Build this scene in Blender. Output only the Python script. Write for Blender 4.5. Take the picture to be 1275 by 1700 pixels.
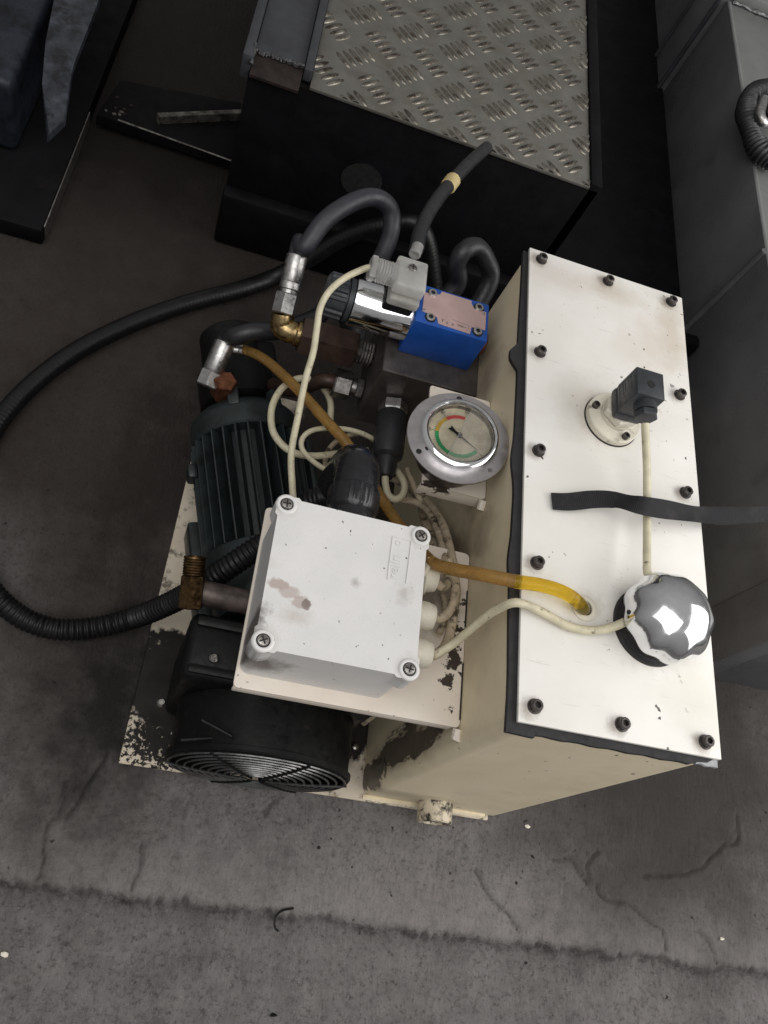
import bpy, bmesh, math, random
from mathutils import Vector, Matrix, noise as mnoise

random.seed(7)
scene = bpy.context.scene
for o in list(bpy.data.objects): bpy.data.objects.remove(o)
COL = scene.collection

# ------------------------------------------------------------------ camera
# world: x to the right along the short side of the tank, y to its far end, z up; metres
F_PX = 1398.64
CAM_C = Vector((-0.29465773, -0.1747231, 1.02875042))
CAM_R = Matrix(((0.9454464335516537, 0.09857106389022136, 0.3105073053053799),
                (0.22831768433063548, -0.8803694396687709, -0.41571707292242643),
                (0.23238346822946504, 0.4639325328761108, -0.8548476639921296)))
cam = bpy.data.cameras.new('camera')
cam.sensor_fit = 'VERTICAL'; cam.sensor_height = 36.0; cam.sensor_width = 27.0
cam.lens = F_PX / 1700 * 36.0
cam.clip_start = 0.02; cam.clip_end = 60
camo = bpy.data.objects.new('camera', cam); COL.objects.link(camo)
m = Matrix((CAM_R[0], -CAM_R[1], -CAM_R[2])).transposed().to_4x4()
m.translation = CAM_C
camo.matrix_world = m
scene.camera = camo
scene.render.resolution_x = 768; scene.render.resolution_y = 1024

# ------------------------------------------------------------------ light
world = bpy.data.worlds.new('World'); scene.world = world; world.use_nodes = True
wn = world.node_tree
wn.nodes['Background'].inputs[0].default_value = (1.0, 0.985, 0.965, 1)
wn.nodes['Background'].inputs[1].default_value = 1.0
_tc = wn.nodes.new('ShaderNodeTexCoord'); _sp = wn.nodes.new('ShaderNodeSeparateXYZ'); _mr = wn.nodes.new('ShaderNodeMapRange')
wn.links.new(_tc.outputs['Generated'], _sp.inputs[0]); wn.links.new(_sp.outputs['Z'], _mr.inputs[0])
_mr.inputs[1].default_value = -0.1; _mr.inputs[2].default_value = 1.0; _mr.inputs[3].default_value = 0.17; _mr.inputs[4].default_value = 0.42   # dim hall below, paler roof above
wn.links.new(_mr.outputs[0], wn.nodes['Background'].inputs[1])
def area(name, loc, target, sx, sy, power, col):
    l = bpy.data.lights.new(name, 'AREA'); l.shape = 'RECTANGLE'; l.size = sx; l.size_y = sy
    l.energy = power; l.color = col
    o = bpy.data.objects.new(name, l); COL.objects.link(o); o.location = loc
    o.rotation_euler = (Vector(target) - Vector(loc)).to_track_quat('-Z', 'Y').to_euler()
    return o
area('doorway_light', (2.1, -0.2, 1.55), (0.05, 0.15, 0.3), 2.7, 2.2, 62, (1.0, 0.98, 0.96))
area('roof_light', (-0.6, -0.75, 2.8), (-0.1, 0.0, 0.2), 2.6, 2.0, 41, (1.0, 0.99, 0.97))
vs = scene.view_settings
vs.view_transform = 'Standard'; vs.look = 'None'; vs.exposure = -0.07; vs.gamma = 1.0
vs.use_curve_mapping = False

# ------------------------------------------------------------------ helpers
def at(px, py, x=None, y=None, z=None):
    """point of the place seen at a pixel of the photograph, on the plane x=, y= or z="""
    d = CAM_R.transposed() @ Vector(((px - 637.5) / F_PX, (py - 850) / F_PX, 1))
    ax, v = (0, x) if x is not None else (1, y) if y is not None else (2, z)
    return CAM_C + d * ((v - CAM_C[ax]) / d[ax])

MATS = {}
class NT:
    def __init__(s, name):
        s.m = bpy.data.materials.new(name); s.m.use_nodes = True; s.t = s.m.node_tree
        s.b = s.t.nodes['Principled BSDF']; s.geo = s.t.nodes.new('ShaderNodeTexCoord')
        s.P = s.geo.outputs['Object']; MATS[name] = s.m
    def n(s, typ, **kw):
        nd = s.t.nodes.new(typ)
        for k, v in kw.items(): setattr(nd, k, v)
        return nd
    def link(s, a, b): s.t.links.new(a, b)
    def noise(s, scale, detail=4, rough=0.6, vec=None, dist=0.0):
        nd = s.n('ShaderNodeTexNoise'); nd.inputs['Scale'].default_value = scale
        nd.inputs['Detail'].default_value = detail; nd.inputs['Roughness'].default_value = rough
        nd.inputs['Distortion'].default_value = dist
        s.link(vec or s.P, nd.inputs['Vector']); return nd.outputs['Fac']
    def math(s, op, a, b=None, clamp=False):
        nd = s.n('ShaderNodeMath', operation=op, use_clamp=clamp)
        for i, v in enumerate((a, b)):
            if v is None: continue
            if isinstance(v, (int, float)): nd.inputs[i].default_value = v
            else: s.link(v, nd.inputs[i])
        return nd.outputs[0]
    def ramp(s, v, lo, hi, a=0.0, b=1.0):
        nd = s.n('ShaderNodeMapRange'); nd.clamp = True
        s.link(v, nd.inputs[0]); nd.inputs[1].default_value = lo; nd.inputs[2].default_value = hi
        nd.inputs[3].default_value = a; nd.inputs[4].default_value = b; return nd.outputs[0]
    def mix(s, fac, a, b):
        nd = s.n('ShaderNodeMix', data_type='RGBA')
        for i, v in ((0, fac), (6, a), (7, b)):
            if isinstance(v, (int, float)): nd.inputs[i].default_value = v
            elif isinstance(v, (tuple, list)): nd.inputs[i].default_value = (*v[:3], 1)
            else: s.link(v, nd.inputs[i])
        return nd.outputs[2]
    def spot(s, c, r, scale, amp, lo=0.0, hi=0.12, strength=1.0, stretch=None):
        """mask of a stain round point c with half-axes r, ragged by noise"""
        a = s.n('ShaderNodeVectorMath', operation='SUBTRACT'); s.link(s.P, a.inputs[0]); a.inputs[1].default_value = c
        d = s.n('ShaderNodeVectorMath', operation='DIVIDE'); s.link(a.outputs[0], d.inputs[0]); d.inputs[1].default_value = r
        l = s.n('ShaderNodeVectorMath', operation='LENGTH'); s.link(d.outputs[0], l.inputs[0])
        v = s.math('SUBTRACT', 1.0, l.outputs['Value'])
        vec = s.P
        if stretch:
            mp = s.n('ShaderNodeMapping'); s.link(s.P, mp.inputs[0]); mp.inputs['Scale'].default_value = stretch; vec = mp.outputs[0]
        nz = s.math('MULTIPLY', s.math('SUBTRACT', s.noise(scale, 6, 0.65, vec), 0.5), amp)
        return s.math('MULTIPLY', s.ramp(s.math('ADD', v, nz), lo, hi), strength)
    def bump(s, h, strength, dist=0.001):
        nd = s.n('ShaderNodeBump'); nd.inputs['Strength'].default_value = strength
        nd.inputs['Distance'].default_value = dist; s.link(h, nd.inputs['Height'])
        s.link(nd.outputs[0], s.b.inputs['Normal'])
    def setc(s, c):
        if isinstance(c, (tuple, list)): s.b.inputs['Base Color'].default_value = (*c[:3], 1)
        else: s.link(c, s.b.inputs['Base Color'])
    def setr(s, r):
        if isinstance(r, (int, float)): s.b.inputs['Roughness'].default_value = r
        else: s.link(r, s.b.inputs['Roughness'])

def plain(name, col, rough=0.5, metal=0.0, var=0.25, vs_=60, rv=0.12, bump=0.15, bs=400, dirt=None, spec=0.5, **kw):
    """base colour with uneven tone, uneven gloss and fine relief"""
    s = NT(name)
    v = s.noise(vs_, 5, 0.6)
    dark = tuple(c * (1 - var) for c in col); light = tuple(min(1, c * (1 + var * 0.5)) for c in col)
    c = s.mix(s.ramp(v, 0.3, 0.7), dark, light)
    if dirt:                                    # (colour, scale, lo, hi)
        c = s.mix(s.ramp(s.noise(dirt[1], 8, 0.7), dirt[2], dirt[3]), c, dirt[0])
    s.setc(c); s.setr(s.ramp(s.noise(vs_ * 2.3, 4), 0.3, 0.7, max(0.02, rough - rv), min(1, rough + rv)))
    s.b.inputs['Metallic'].default_value = metal; s.b.inputs['Specular IOR Level'].default_value = spec
    if bump: s.bump(s.noise(bs, 3), bump, 0.0006)
    for k, val in kw.items(): s.b.inputs[k.replace('_', ' ')].default_value = val
    return s

# ---- mesh building
class MB:
    def __init__(s): s.bm = bmesh.new()
    def _add(s, verts, faces):
        vs = [s.bm.verts.new(v) for v in verts]
        for f in faces:
            try: s.bm.faces.new([vs[i] for i in f])
            except ValueError: pass
        return vs
    def box(s, a, b, bev=0.0, seg=2, M=None):
        x0, y0, z0 = a; x1, y1, z1 = b
        v = [(x, y, z) for z in (z0, z1) for y in (y0, y1) for x in (x0, x1)]
        f = [(0, 2, 3, 1), (4, 5, 7, 6), (0, 1, 5, 4), (2, 6, 7, 3), (0, 4, 6, 2), (1, 3, 7, 5)]
        vs = s._add(v, f)
        geo = set(vs)
        if bev:
            es = {e for vv in vs for e in vv.link_edges}
            r = bmesh.ops.bevel(s.bm, geom=list(es), offset=bev, segments=seg, profile=0.5, affect='EDGES')
            geo = {vv for f_ in r['faces'] for vv in f_.verts} | {vv for vv in vs if vv.is_valid}
        if M:
            for vv in geo: vv.co = M @ vv.co
        return s
    def prism(s, poly, z0, z1, M=None, bev=0.0):
        n = len(poly); v = [(x, y, z0) for x, y in poly] + [(x, y, z1) for x, y in poly]
        f = [tuple(range(n - 1, -1, -1)), tuple(range(n, 2 * n))] + [(i, (i + 1) % n, n + (i + 1) % n, n + i) for i in range(n)]
        vs = s._add(v, f)
        geo = set(vs)
        if bev:
            es = [e for e in {e for vv in vs[n:] for e in vv.link_edges} if all(abs(q.co.z - z1) < 1e-7 for q in e.verts)]
            r = bmesh.ops.bevel(s.bm, geom=es, offset=bev, segments=2, profile=0.5, affect='EDGES')
            geo = {vv for f_ in r['faces'] for vv in f_.verts} | {vv for vv in vs if vv.is_valid}
        if M:
            for vv in geo: vv.co = M @ vv.co
        return s
    def lathe(s, prof, seg=32, M=None, rad=None):
        """profile of (r, h) turned round z; rad(angle) scales the radius"""
        rings = []
        for r, h in prof:
            if r < 1e-7: rings.append([s.bm.verts.new((0, 0, h))])
            else:
                rings.append([s.bm.verts.new((r * (rad(2 * math.pi * i / seg, r, h) if rad else 1) * math.cos(2 * math.pi * i / seg),
                                              r * (rad(2 * math.pi * i / seg, r, h) if rad else 1) * math.sin(2 * math.pi * i / seg), h)) for i in range(seg)])
        for a, b in zip(rings, rings[1:]):
            for i in range(seg):
                j = (i + 1) % seg
                if len(a) == 1 and len(b) == 1: break
                if len(a) == 1: f = (a[0], b[j], b[i])[::-1]
                elif len(b) == 1: f = (a[i], a[j], b[0])
                else: f = (a[i], a[j], b[j], b[i])
                try: s.bm.faces.new(f)
                except ValueError: pass
        if M:
            for rg in rings:
                for v in rg: v.co = M @ v.co
        return s
    def cyl(s, p0, p1, r0, r1=None, seg=24, bev=0.0):
        p0 = Vector(p0); p1 = Vector(p1); r1 = r0 if r1 is None else r1
        L = (p1 - p0).length; M = frame(p0, p1 - p0)
        if bev: pr = [(0, 0), (r0 - bev, 0), (r0, bev), (r1, L - bev), (r1 - bev, L), (0, L)]
        else: pr = [(0, 0), (r0, 0), (r1, L), (0, L)]
        return s.lathe(pr, seg, M)
    def tube(s, pts, r, seg=10, rfun=None, cap=True, closed=False):
        pts = [Vector(p) for p in pts]; n = len(pts)
        t = []
        for i in range(n):
            a = pts[(i - 1) % n] if closed else pts[max(i - 1, 0)]; b = pts[(i + 1) % n] if closed else pts[min(i + 1, n - 1)]
            t.append((b - a).normalized())
        nrm = t[0].orthogonal().normalized(); rings = []
        for i in range(n):
            nrm = (nrm - t[i] * nrm.dot(t[i])).normalized(); bn = t[i].cross(nrm)
            rr = rfun(i, i / (n - 1)) if rfun else r
            rings.append([s.bm.verts.new(pts[i] + (nrm * math.cos(2 * math.pi * k / seg) + bn * math.sin(2 * math.pi * k / seg)) * rr) for k in range(seg)])
        pairs = list(zip(rings, rings[1:])) + ([(rings[-1], rings[0])] if closed else [])
        for a, b in pairs:
            for k in range(seg):
                s.bm.faces.new((a[k], a[(k + 1) % seg], b[(k + 1) % seg], b[k]))
        if cap and not closed:
            s.bm.faces.new(rings[0][::-1]); s.bm.faces.new(rings[-1])
        return s
    def ring(s, c, axis, R, r, seg=40, ts=6, a0=0, a1=2 * math.pi):
        M = frame(c, axis); full = abs(a1 - a0) > 6.28
        n = seg
        pts = [M @ Vector((R * math.cos(a0 + (a1 - a0) * i / (n if full else n - 1)), R * math.sin(a0 + (a1 - a0) * i / (n if full else n - 1)), 0)) for i in range(n)]
        return s.tube(pts, r, ts, closed=full)
    def hexnut(s, p0, p1, r, hole=0.0, rot=0.0):
        p0 = Vector(p0); p1 = Vector(p1); L = (p1 - p0).length; M = frame(p0, p1 - p0) @ Matrix.Rotation(rot, 4, 'Z')
        b = r * 0.1
        return s.lathe([(0, 0), (r - b, 0), (r, b), (r, L - b), (r - b, L), (0, L)], 6, M)

def frame(p, d, roll=0.0):
    d = Vector(d).normalized(); q = d.to_track_quat('Z', 'Y')
    return Matrix.Translation(Vector(p)) @ q.to_matrix().to_4x4() @ Matrix.Rotation(roll, 4, 'Z')

def spline(pts, step=0.004):
    """Catmull-Rom through the points, resampled evenly"""
    P = [Vector(p) for p in pts]; P = [P[0] * 2 - P[1]] + P + [P[-1] * 2 - P[-2]]
    out = []
    for i in range(1, len(P) - 2):
        p0, p1, p2, p3 = P[i - 1:i + 3]
        n = max(4, int((p2 - p1).length / step))
        for k in range(n):
            t = k / n
            out.append(0.5 * ((2 * p1) + (-p0 + p2) * t + (2 * p0 - 5 * p1 + 4 * p2 - p3) * t * t + (-p0 + 3 * p1 - 3 * p2 + p3) * t ** 3))
    out.append(P[-2])
    return out

def mesh_of(name, mb, mt, smooth=35):
    bm = mb.bm if isinstance(mb, MB) else mb
    bmesh.ops.remove_doubles(bm, verts=bm.verts, dist=1e-6)
    bmesh.ops.recalc_face_normals(bm, faces=bm.faces)
    me = bpy.data.meshes.new(name); bm.to_mesh(me); bm.free()
    me.materials.append(MATS[mt] if isinstance(mt, str) else mt)
    if smooth:
        me.shade_smooth(); me.set_sharp_from_angle(angle=math.radians(smooth))
    return me
def put(name, me, parent=None, M=None):
    o = bpy.data.objects.new(name, me); COL.objects.link(o)
    if parent is not None:
        o.parent = parent; o.matrix_parent_inverse = WM[parent.name].inverted()
    o.matrix_basis = M or Matrix()
    WM[o.name] = M or Matrix()
    return o
WM = {}
def obj(name, mb, mt, parent=None, smooth=35, label=None):
    o = put(name, mesh_of(name, mb, mt, smooth), parent)
    if label: o['label'] = label
    return o
def thing(name, label, cat, loc=(0, 0, 0), group=None):
    o = bpy.data.objects.new(name, None); COL.objects.link(o); o.empty_display_size = 0.05
    o.location = loc; WM[o.name] = Matrix.Translation(Vector(loc))
    return tag(o, label, cat, group)
def tag(o, label, cat, group=None):
    o['label'] = label; o['category'] = cat
    if group: o['group'] = group
    return o
def struct(o, kind='structure'):
    o['kind'] = kind; return o
def text_bm(body, size, M, depth=0.0002):
    cu = bpy.data.curves.new('t', 'FONT'); cu.body = body; cu.size = size; cu.extrude = depth
    cu.align_x = 'CENTER'; cu.align_y = 'CENTER'; cu.resolution_u = 3
    o = bpy.data.objects.new('t', cu); COL.objects.link(o)
    me = o.to_mesh(); bm = bmesh.new(); bm.from_mesh(me); o.to_mesh_clear()
    bpy.data.objects.remove(o); bpy.data.curves.remove(cu)
    for v in bm.verts: v.co = M @ v.co
    mb = MB(); mb.bm.free(); mb.bm = bm; return mb
def joined(*mbs):
    me = bpy.data.meshes.new('tmp'); out = mbs[0]
    for b in mbs[1:]:
        b.bm.to_mesh(me); b.bm.free(); out.bm.from_mesh(me); me.clear_geometry()
    bpy.data.meshes.remove(me); return out
# ------------------------------------------------------------------ materials
OIL = (0.012, 0.010, 0.009); GRIME = (0.10, 0.075, 0.055)
def specks(s, scale=170, lo=0.735, hi=0.75, rscale=9, rlo=0.5, rhi=0.62):
    a = s.ramp(s.noise(scale, 2, 0.5), lo, hi)
    return s.math('MULTIPLY', a, s.ramp(s.noise(rscale, 2), rlo, rhi))

def paint_lid():
    s = NT('lid_paint')
    c = s.mix(s.ramp(s.noise(14, 5), 0.35, 0.7), (0.74, 0.715, 0.665), (0.80, 0.785, 0.75))
    for ctr, r, col, st in (((0.03, 0.485, 0.42), (0.07, 0.03, 0.1), (0.55, 0.47, 0.41), 0.40), ((0.175, 0.46, 0.42), (0.025, 0.07, 0.1), (0.45, 0.35, 0.23), 0.42),
                            ((0.1, 0.49, 0.42), (0.05, 0.02, 0.1), (0.40, 0.30, 0.18), 0.36), ((0.145, 0.43, 0.42), (0.05, 0.06, 0.1), (0.55, 0.46, 0.38), 0.45),
                            ((0.065, 0.325, 0.42), (0.045, 0.05, 0.1), (0.5, 0.44, 0.36), 0.5), ((0.17, 0.05, 0.42), (0.04, 0.05, 0.1), (0.55, 0.52, 0.42), 0.45)):
        c = s.mix(s.spot(ctr, r, 26, 1.3, 0.0, 0.8, st), c, col)
    for bx, by in LID_BOLTS: c = s.mix(s.spot((bx - 0.004, by - 0.002, 0.42), (0.014, 0.013, 0.05), 120, 1.0, 0.15, 0.7, 0.6), c, (0.24, 0.19, 0.15))
    for sc, rs, lo in ((75, 5, 0.53), (140, 7, 0.54), (230, 11, 0.56)):
        c = s.mix(specks(s, sc, 0.70, 0.715, rs, lo, lo + 0.1), c, (0.06, 0.045, 0.04))
    for bx, by, rx, ry in ((0.0925, 0.3158, 0.040, 0.036), (0.125, 0.1055, 0.052, 0.046), (0.06, 0.11, 0.026, 0.02)):
        c = s.mix(s.spot((bx, by, 0.42), (rx, ry, 0.05), 70, 1.1, 0.0, 0.6, 0.42), c, (0.40, 0.34, 0.26))
    # fine scratches
    mp = s.n('ShaderNodeMapping'); s.link(s.P, mp.inputs[0]); mp.inputs['Scale'].default_value = (30, 420, 30); mp.inputs['Rotation'].default_value = (0, 0, 0.5)
    c = s.mix(s.math('MULTIPLY', s.ramp(s.noise(1.0, 3, 0.5, mp.outputs[0]), 0.67, 0.73), 0.4), c, (0.52, 0.49, 0.44))
    s.setc(c); s.setr(s.ramp(s.noise(35, 5), 0.3, 0.7, 0.34, 0.58)); s.bump(s.noise(240, 3), 0.10, 0.0008)

def paint_tank():
    s = NT('tank_paint')
    c = s.mix(s.ramp(s.noise(7, 5), 0.3, 0.7), (0.69, 0.59, 0.405), (0.775, 0.685, 0.505))
    # dust and oil haze on the side towards the valves, oil run at the front corner
    c = s.mix(s.spot((-0.0055, 0.40, 0.33), (0.03, 0.05, 0.05), 40, 1.2, 0, 0.8, 0.75), c, (0.27, 0.20, 0.14))
    c = s.mix(s.spot((-0.0055, 0.20, 0.27), (0.03, 0.07, 0.11), 30, 1.0, 0, 0.7, 0.85), c, (0.16, 0.125, 0.09))
    c = s.mix(s.spot((-0.0055, 0.1, 0.36), (0.03, 0.2, 0.06), 40, 1.3, 0.2, 1.0, 0.4), c, (0.40, 0.35, 0.27))
    c = s.mix(s.spot((-0.0055, 0.028, 0.17), (0.03, 0.023, 0.13), 42, 2.6, 0.10, 0.30, 0.93, (1.0, 1.5, 0.42)), c, (0.032, 0.025, 0.020))
    c = s.mix(s.spot((-0.0055, 0.025, 0.15), (0.03, 0.035, 0.17), 30, 1.6, 0.1, 0.9, 0.55, (1.0, 1.5, 0.5)), c, (0.16, 0.125, 0.09))
    c = s.mix(s.spot((-0.0055, 0.012, 0.04), (0.03, 0.016, 0.06), 60, 1.8, 0.0, 0.12, 0.9), c, (0.035, 0.028, 0.022))
    c = s.mix(s.spot((0.03, -0.006, 0.05), (0.08, 0.03, 0.03), 40, 1.4, 0.0, 0.8, 0.5), c, (0.22, 0.19, 0.14))
    c = s.mix(specks(s, 120, 0.71, 0.73, 7, 0.5, 0.6), c, (0.07, 0.055, 0.045))
    s.setc(c); s.setr(s.ramp(s.noise(40, 5), 0.3, 0.7, 0.36, 0.6)); s.bump(s.noise(90, 4), 0.12, 0.001)

def paint_plate():
    s = NT('base_plate_paint')
    c = s.mix(s.ramp(s.noise(20, 5), 0.3, 0.7), (0.52, 0.45, 0.36), (0.64, 0.57, 0.46))
    c = s.mix(s.ramp(s.noise(55, 7, 0.75), 0.53, 0.62, 0, 0.85), c, (0.10, 0.08, 0.06))
    c = s.mix(s.spot((-0.27, 0.44, 0), (0.06, 0.14, 0.1), 70, 2.2, 0.3, 0.6, 0.9), c, (0.04, 0.032, 0.028))
    c = s.mix(s.spot((-0.145, 0.092, 0), (0.20, 0.082, 0.1), 55, 0.9, 0.0, 0.10, 1.0), c, OIL)
    c = s.mix(s.spot((-0.255, 0.02, 0), (0.085, 0.07, 0.1), 190, 2.7, 0.50, 0.58, 1.0), c, OIL)
    c = s.mix(s.spot((-0.07, 0.32, 0), (0.15, 0.32, 0.1), 25, 0.6, 0, 0.2, 1.0), c, (0.03, 0.024, 0.02))
    s.setc(c); s.setr(s.ramp(s.noise(40, 5), 0.3, 0.7, 0.4, 0.75)); s.b.inputs['Specular IOR Level'].default_value = 0.25; s.bump(s.noise(150, 5), 0.3, 0.001)

def paint_bracket():
    s = NT('bracket_paint')
    c = s.mix(s.ramp(s.noise(16, 5), 0.3, 0.7), (0.66, 0.58, 0.50), (0.75, 0.685, 0.60))
    c = s.mix(s.math('MULTIPLY', s.spot((-0.018, 0.09, 0.312), (0.02, 0.10, 0.05), 95, 2.6, 0.62, 0.68, 1.0), 1.0), c, (0.035, 0.025, 0.02))
    c = s.mix(s.spot((-0.045, 0.135, 0.312), (0.05, 0.05, 0.05), 50, 1.5, 0.2, 0.9, 0.8), c, (0.10, 0.08, 0.065))
    c = s.mix(s.spot((-0.06, 0.24, 0.345), (0.03, 0.012, 0.05), 60, 2.4, 0.5, 0.6, 1.0), c, (0.04, 0.03, 0.025))
    c = s.mix(specks(s, 180, 0.70, 0.72, 15, 0.45, 0.6), c, (0.05, 0.04, 0.03))
    s.setc(c); s.setr(0.45); s.bump(s.noise(120, 4), 0.12, 0.001)

def box_plastic():
    s = NT('box_plastic')
    c = s.mix(s.ramp(s.noise(25, 4), 0.3, 0.7), (0.60, 0.595, 0.585), (0.66, 0.65, 0.64))
    c = s.mix(s.math('MULTIPLY', s.ramp(s.noise(600, 2), 0.55, 0.75), 0.25), c, (0.45, 0.44, 0.44))
    for px, py, rx, ry, st, col, soft in ((462, 970, 0.010, 0.0055, 0.8, (0.34, 0.27, 0.24), 0.3), (480, 983, 0.011, 0.006, 0.75, (0.40, 0.33, 0.30), 0.3), (500, 1000, 0.010, 0.0065, 0.75, (0.38, 0.31, 0.28), 0.3),
                                          (509, 1003, 0.004, 0.006, 0.85, (0.17, 0.13, 0.12), 0.25), (492, 1022, 0.017, 0.012, 0.5, (0.40, 0.35, 0.31), 0.9), (430, 930, 0.02, 0.008, 0.4, (0.40, 0.36, 0.33), 0.9)):
        c = s.mix(s.spot(tuple(at(px, py, z=0.393)), (rx, ry, 0.02), 150, 1.3, 0.0, soft, st), c, col)
    c = s.mix(s.spot((-0.096, 0.098, 0.393), (0.012, 0.016, 0.03), 130, 1.6, 0.2, 0.9, 0.55), c, (0.36, 0.32, 0.29))
    c = s.mix(s.spot((-0.140, 0.098, 0.393), (0.007, 0.006, 0.03), 130, 1.4, 0.1, 0.8, 0.7), c, (0.34, 0.31, 0.30))
    c = s.mix(s.spot((-0.2135, 0.046, 0.355), (0.016, 0.030, 0.06), 60, 1.9, 0.05, 0.5, 0.85, (1, 1, 0.12)), c, (0.075, 0.062, 0.055))
    c = s.mix(s.spot((-0.204, 0.027, 0.350), (0.036, 0.012, 0.028), 70, 1.5, 0.0, 0.7, 0.85), c, (0.10, 0.083, 0.072))
    for ix, iy in ((-1, -1), (1, -1), (1, 1), (-1, 1)):
        c = s.mix(s.spot((-0.1468 + ix * 0.061, 0.0945 + iy * 0.061, 0.393), (0.017, 0.017, 0.02), 90, 1.1, 0.1, 0.9, 0.45), c, (0.24, 0.20, 0.17))
    c = s.mix(specks(s, 150, 0.71, 0.725, 9, 0.42, 0.52), c, (0.06, 0.05, 0.05))
    s.setc(c); s.setr(s.ramp(s.noise(30, 4), 0.3, 0.7, 0.34, 0.52)); s.bump(s.noise(900, 2), 0.12, 0.0003)

def floor_mat():
    s = NT('concrete')
    mp = s.n('ShaderNodeMapping'); s.link(s.P, mp.inputs[0]); mp.inputs['Scale'].default_value = (1.5, 0.7, 1)
    c = s.mix(s.ramp(s.noise(5, 8, 0.65, mp.outputs[0]), 0.3, 0.72), (0.080, 0.073, 0.073), (0.202, 0.190, 0.189))
    c = s.mix(s.ramp(s.noise(38, 6, 0.7), 0.40, 0.72, 0, 0.6), c, (0.25, 0.235, 0.231))
    c = s.mix(s.ramp(s.noise(190, 5, 0.75), 0.50, 0.68, 0, 0.75), c, (0.048, 0.041, 0.039))
    # oil soaked ground round the unit, darker floor behind and to the right
    c = s.mix(s.ramp(s.noise(520, 3, 0.6), 0.60, 0.72, 0, 0.5), c, (0.34, 0.32, 0.31))
    wr_ = s.n('ShaderNodeAttribute', attribute_name='worn')
    c = s.mix(s.math('MULTIPLY', wr_.outputs['Fac'], s.ramp(s.noise(45, 6, 0.7), 0.35, 0.65, 0.15, 0.75)), c, (0.27, 0.252, 0.245))
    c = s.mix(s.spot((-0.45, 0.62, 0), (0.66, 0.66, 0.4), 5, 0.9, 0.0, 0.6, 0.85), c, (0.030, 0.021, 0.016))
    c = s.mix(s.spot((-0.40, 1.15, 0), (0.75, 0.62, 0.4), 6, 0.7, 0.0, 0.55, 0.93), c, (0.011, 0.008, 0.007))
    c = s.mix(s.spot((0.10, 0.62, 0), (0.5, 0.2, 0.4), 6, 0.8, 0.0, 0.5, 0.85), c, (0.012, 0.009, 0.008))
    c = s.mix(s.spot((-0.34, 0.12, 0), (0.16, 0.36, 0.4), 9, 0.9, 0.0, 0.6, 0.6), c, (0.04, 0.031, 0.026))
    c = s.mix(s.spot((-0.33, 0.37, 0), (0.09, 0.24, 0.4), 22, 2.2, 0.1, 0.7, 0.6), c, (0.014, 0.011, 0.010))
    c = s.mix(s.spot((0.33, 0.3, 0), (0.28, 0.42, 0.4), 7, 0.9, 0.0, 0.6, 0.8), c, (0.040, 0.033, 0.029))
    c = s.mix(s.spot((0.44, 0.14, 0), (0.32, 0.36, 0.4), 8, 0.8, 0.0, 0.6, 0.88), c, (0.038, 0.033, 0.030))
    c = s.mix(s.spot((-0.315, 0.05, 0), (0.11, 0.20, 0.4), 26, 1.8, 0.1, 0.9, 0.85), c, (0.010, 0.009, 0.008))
    c = s.mix(specks(s, 95, 0.71, 0.73, 6, 0.48, 0.6), c, (0.016, 0.013, 0.012))
    at_ = s.n('ShaderNodeAttribute', attribute_name='dirt')  # crack dirt, plus the shadow line painted under the slab edge
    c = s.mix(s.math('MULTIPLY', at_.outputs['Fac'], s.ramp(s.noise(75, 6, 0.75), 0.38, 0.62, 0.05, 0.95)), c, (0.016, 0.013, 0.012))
    s.setc(c); s.setr(s.ramp(s.noise(12, 5), 0.3, 0.7, 0.6, 0.9)); s.b.inputs['Specular IOR Level'].default_value = 0.3
    m2 = s.n('ShaderNodeMapping'); s.link(s.P, m2.inputs[0]); m2.inputs['Scale'].default_value = (2.2, 0.55, 1)
    h = s.math('ADD', s.noise(70, 8, 0.75, m2.outputs[0]), s.math('MULTIPLY', s.noise(300, 5, 0.7), 0.45))
    s.bump(h, 0.9, 0.006)

LID_BOLTS = [(0.0135, 0.5004), (0.0945, 0.5006), (0.1743, 0.5008), (0.0135, 0.3748), (0.1760, 0.3740), (0.0137, 0.2578), (0.1738, 0.2555),
             (0.0140, 0.1417), (0.0140, 0.0145), (0.0939, 0.0135), (0.1745, 0.0122)]
paint_lid(); paint_tank(); paint_plate(); paint_bracket(); box_plastic(); floor_mat()
plain('gasket_rubber', (0.012, 0.011, 0.012), 0.65, var=0.4)
plain('bolt_black', (0.10, 0.09, 0.088), 0.42, 0.75, var=0.5, vs_=300, dirt=((0.10, 0.07, 0.05), 300, 0.55, 0.75))
plain('black_plastic', (0.034, 0.037, 0.043), 0.42, var=0.3, vs_=120, bump=0.2, bs=900)
plain('gloss_black', (0.012, 0.012, 0.015), 0.24, var=0.3, vs_=90, bump=0.05)
plain('chrome', (0.82, 0.83, 0.85), 0.07, 1.0, var=0.08, rv=0.04, bump=0.02, bs=90)
plain('cap_chrome', (0.78, 0.79, 0.81), 0.13, 1.0, var=0.10, vs_=70, rv=0.06, bump=0.40, bs=26, dirt=((0.42, 0.40, 0.38), 120, 0.66, 0.85))
plain('zinc', (0.55, 0.54, 0.53), 0.36, 1.0, var=0.35, vs_=120, dirt=(GRIME, 130, 0.58, 0.8))
plain('steel_dull', (0.33, 0.31, 0.30), 0.42, 1.0, var=0.4, vs_=150, dirt=((0.05, 0.04, 0.03), 120, 0.5, 0.75))
plain('flange_steel', (0.50, 0.47, 0.475), 0.38, 1.0, var=0.18, vs_=60, rv=0.08, bump=0.1, bs=700)
plain('brass', (0.46, 0.34, 0.17), 0.30, 1.0, var=0.4, vs_=140, dirt=((0.13, 0.06, 0.03), 110, 0.5, 0.7))
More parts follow.
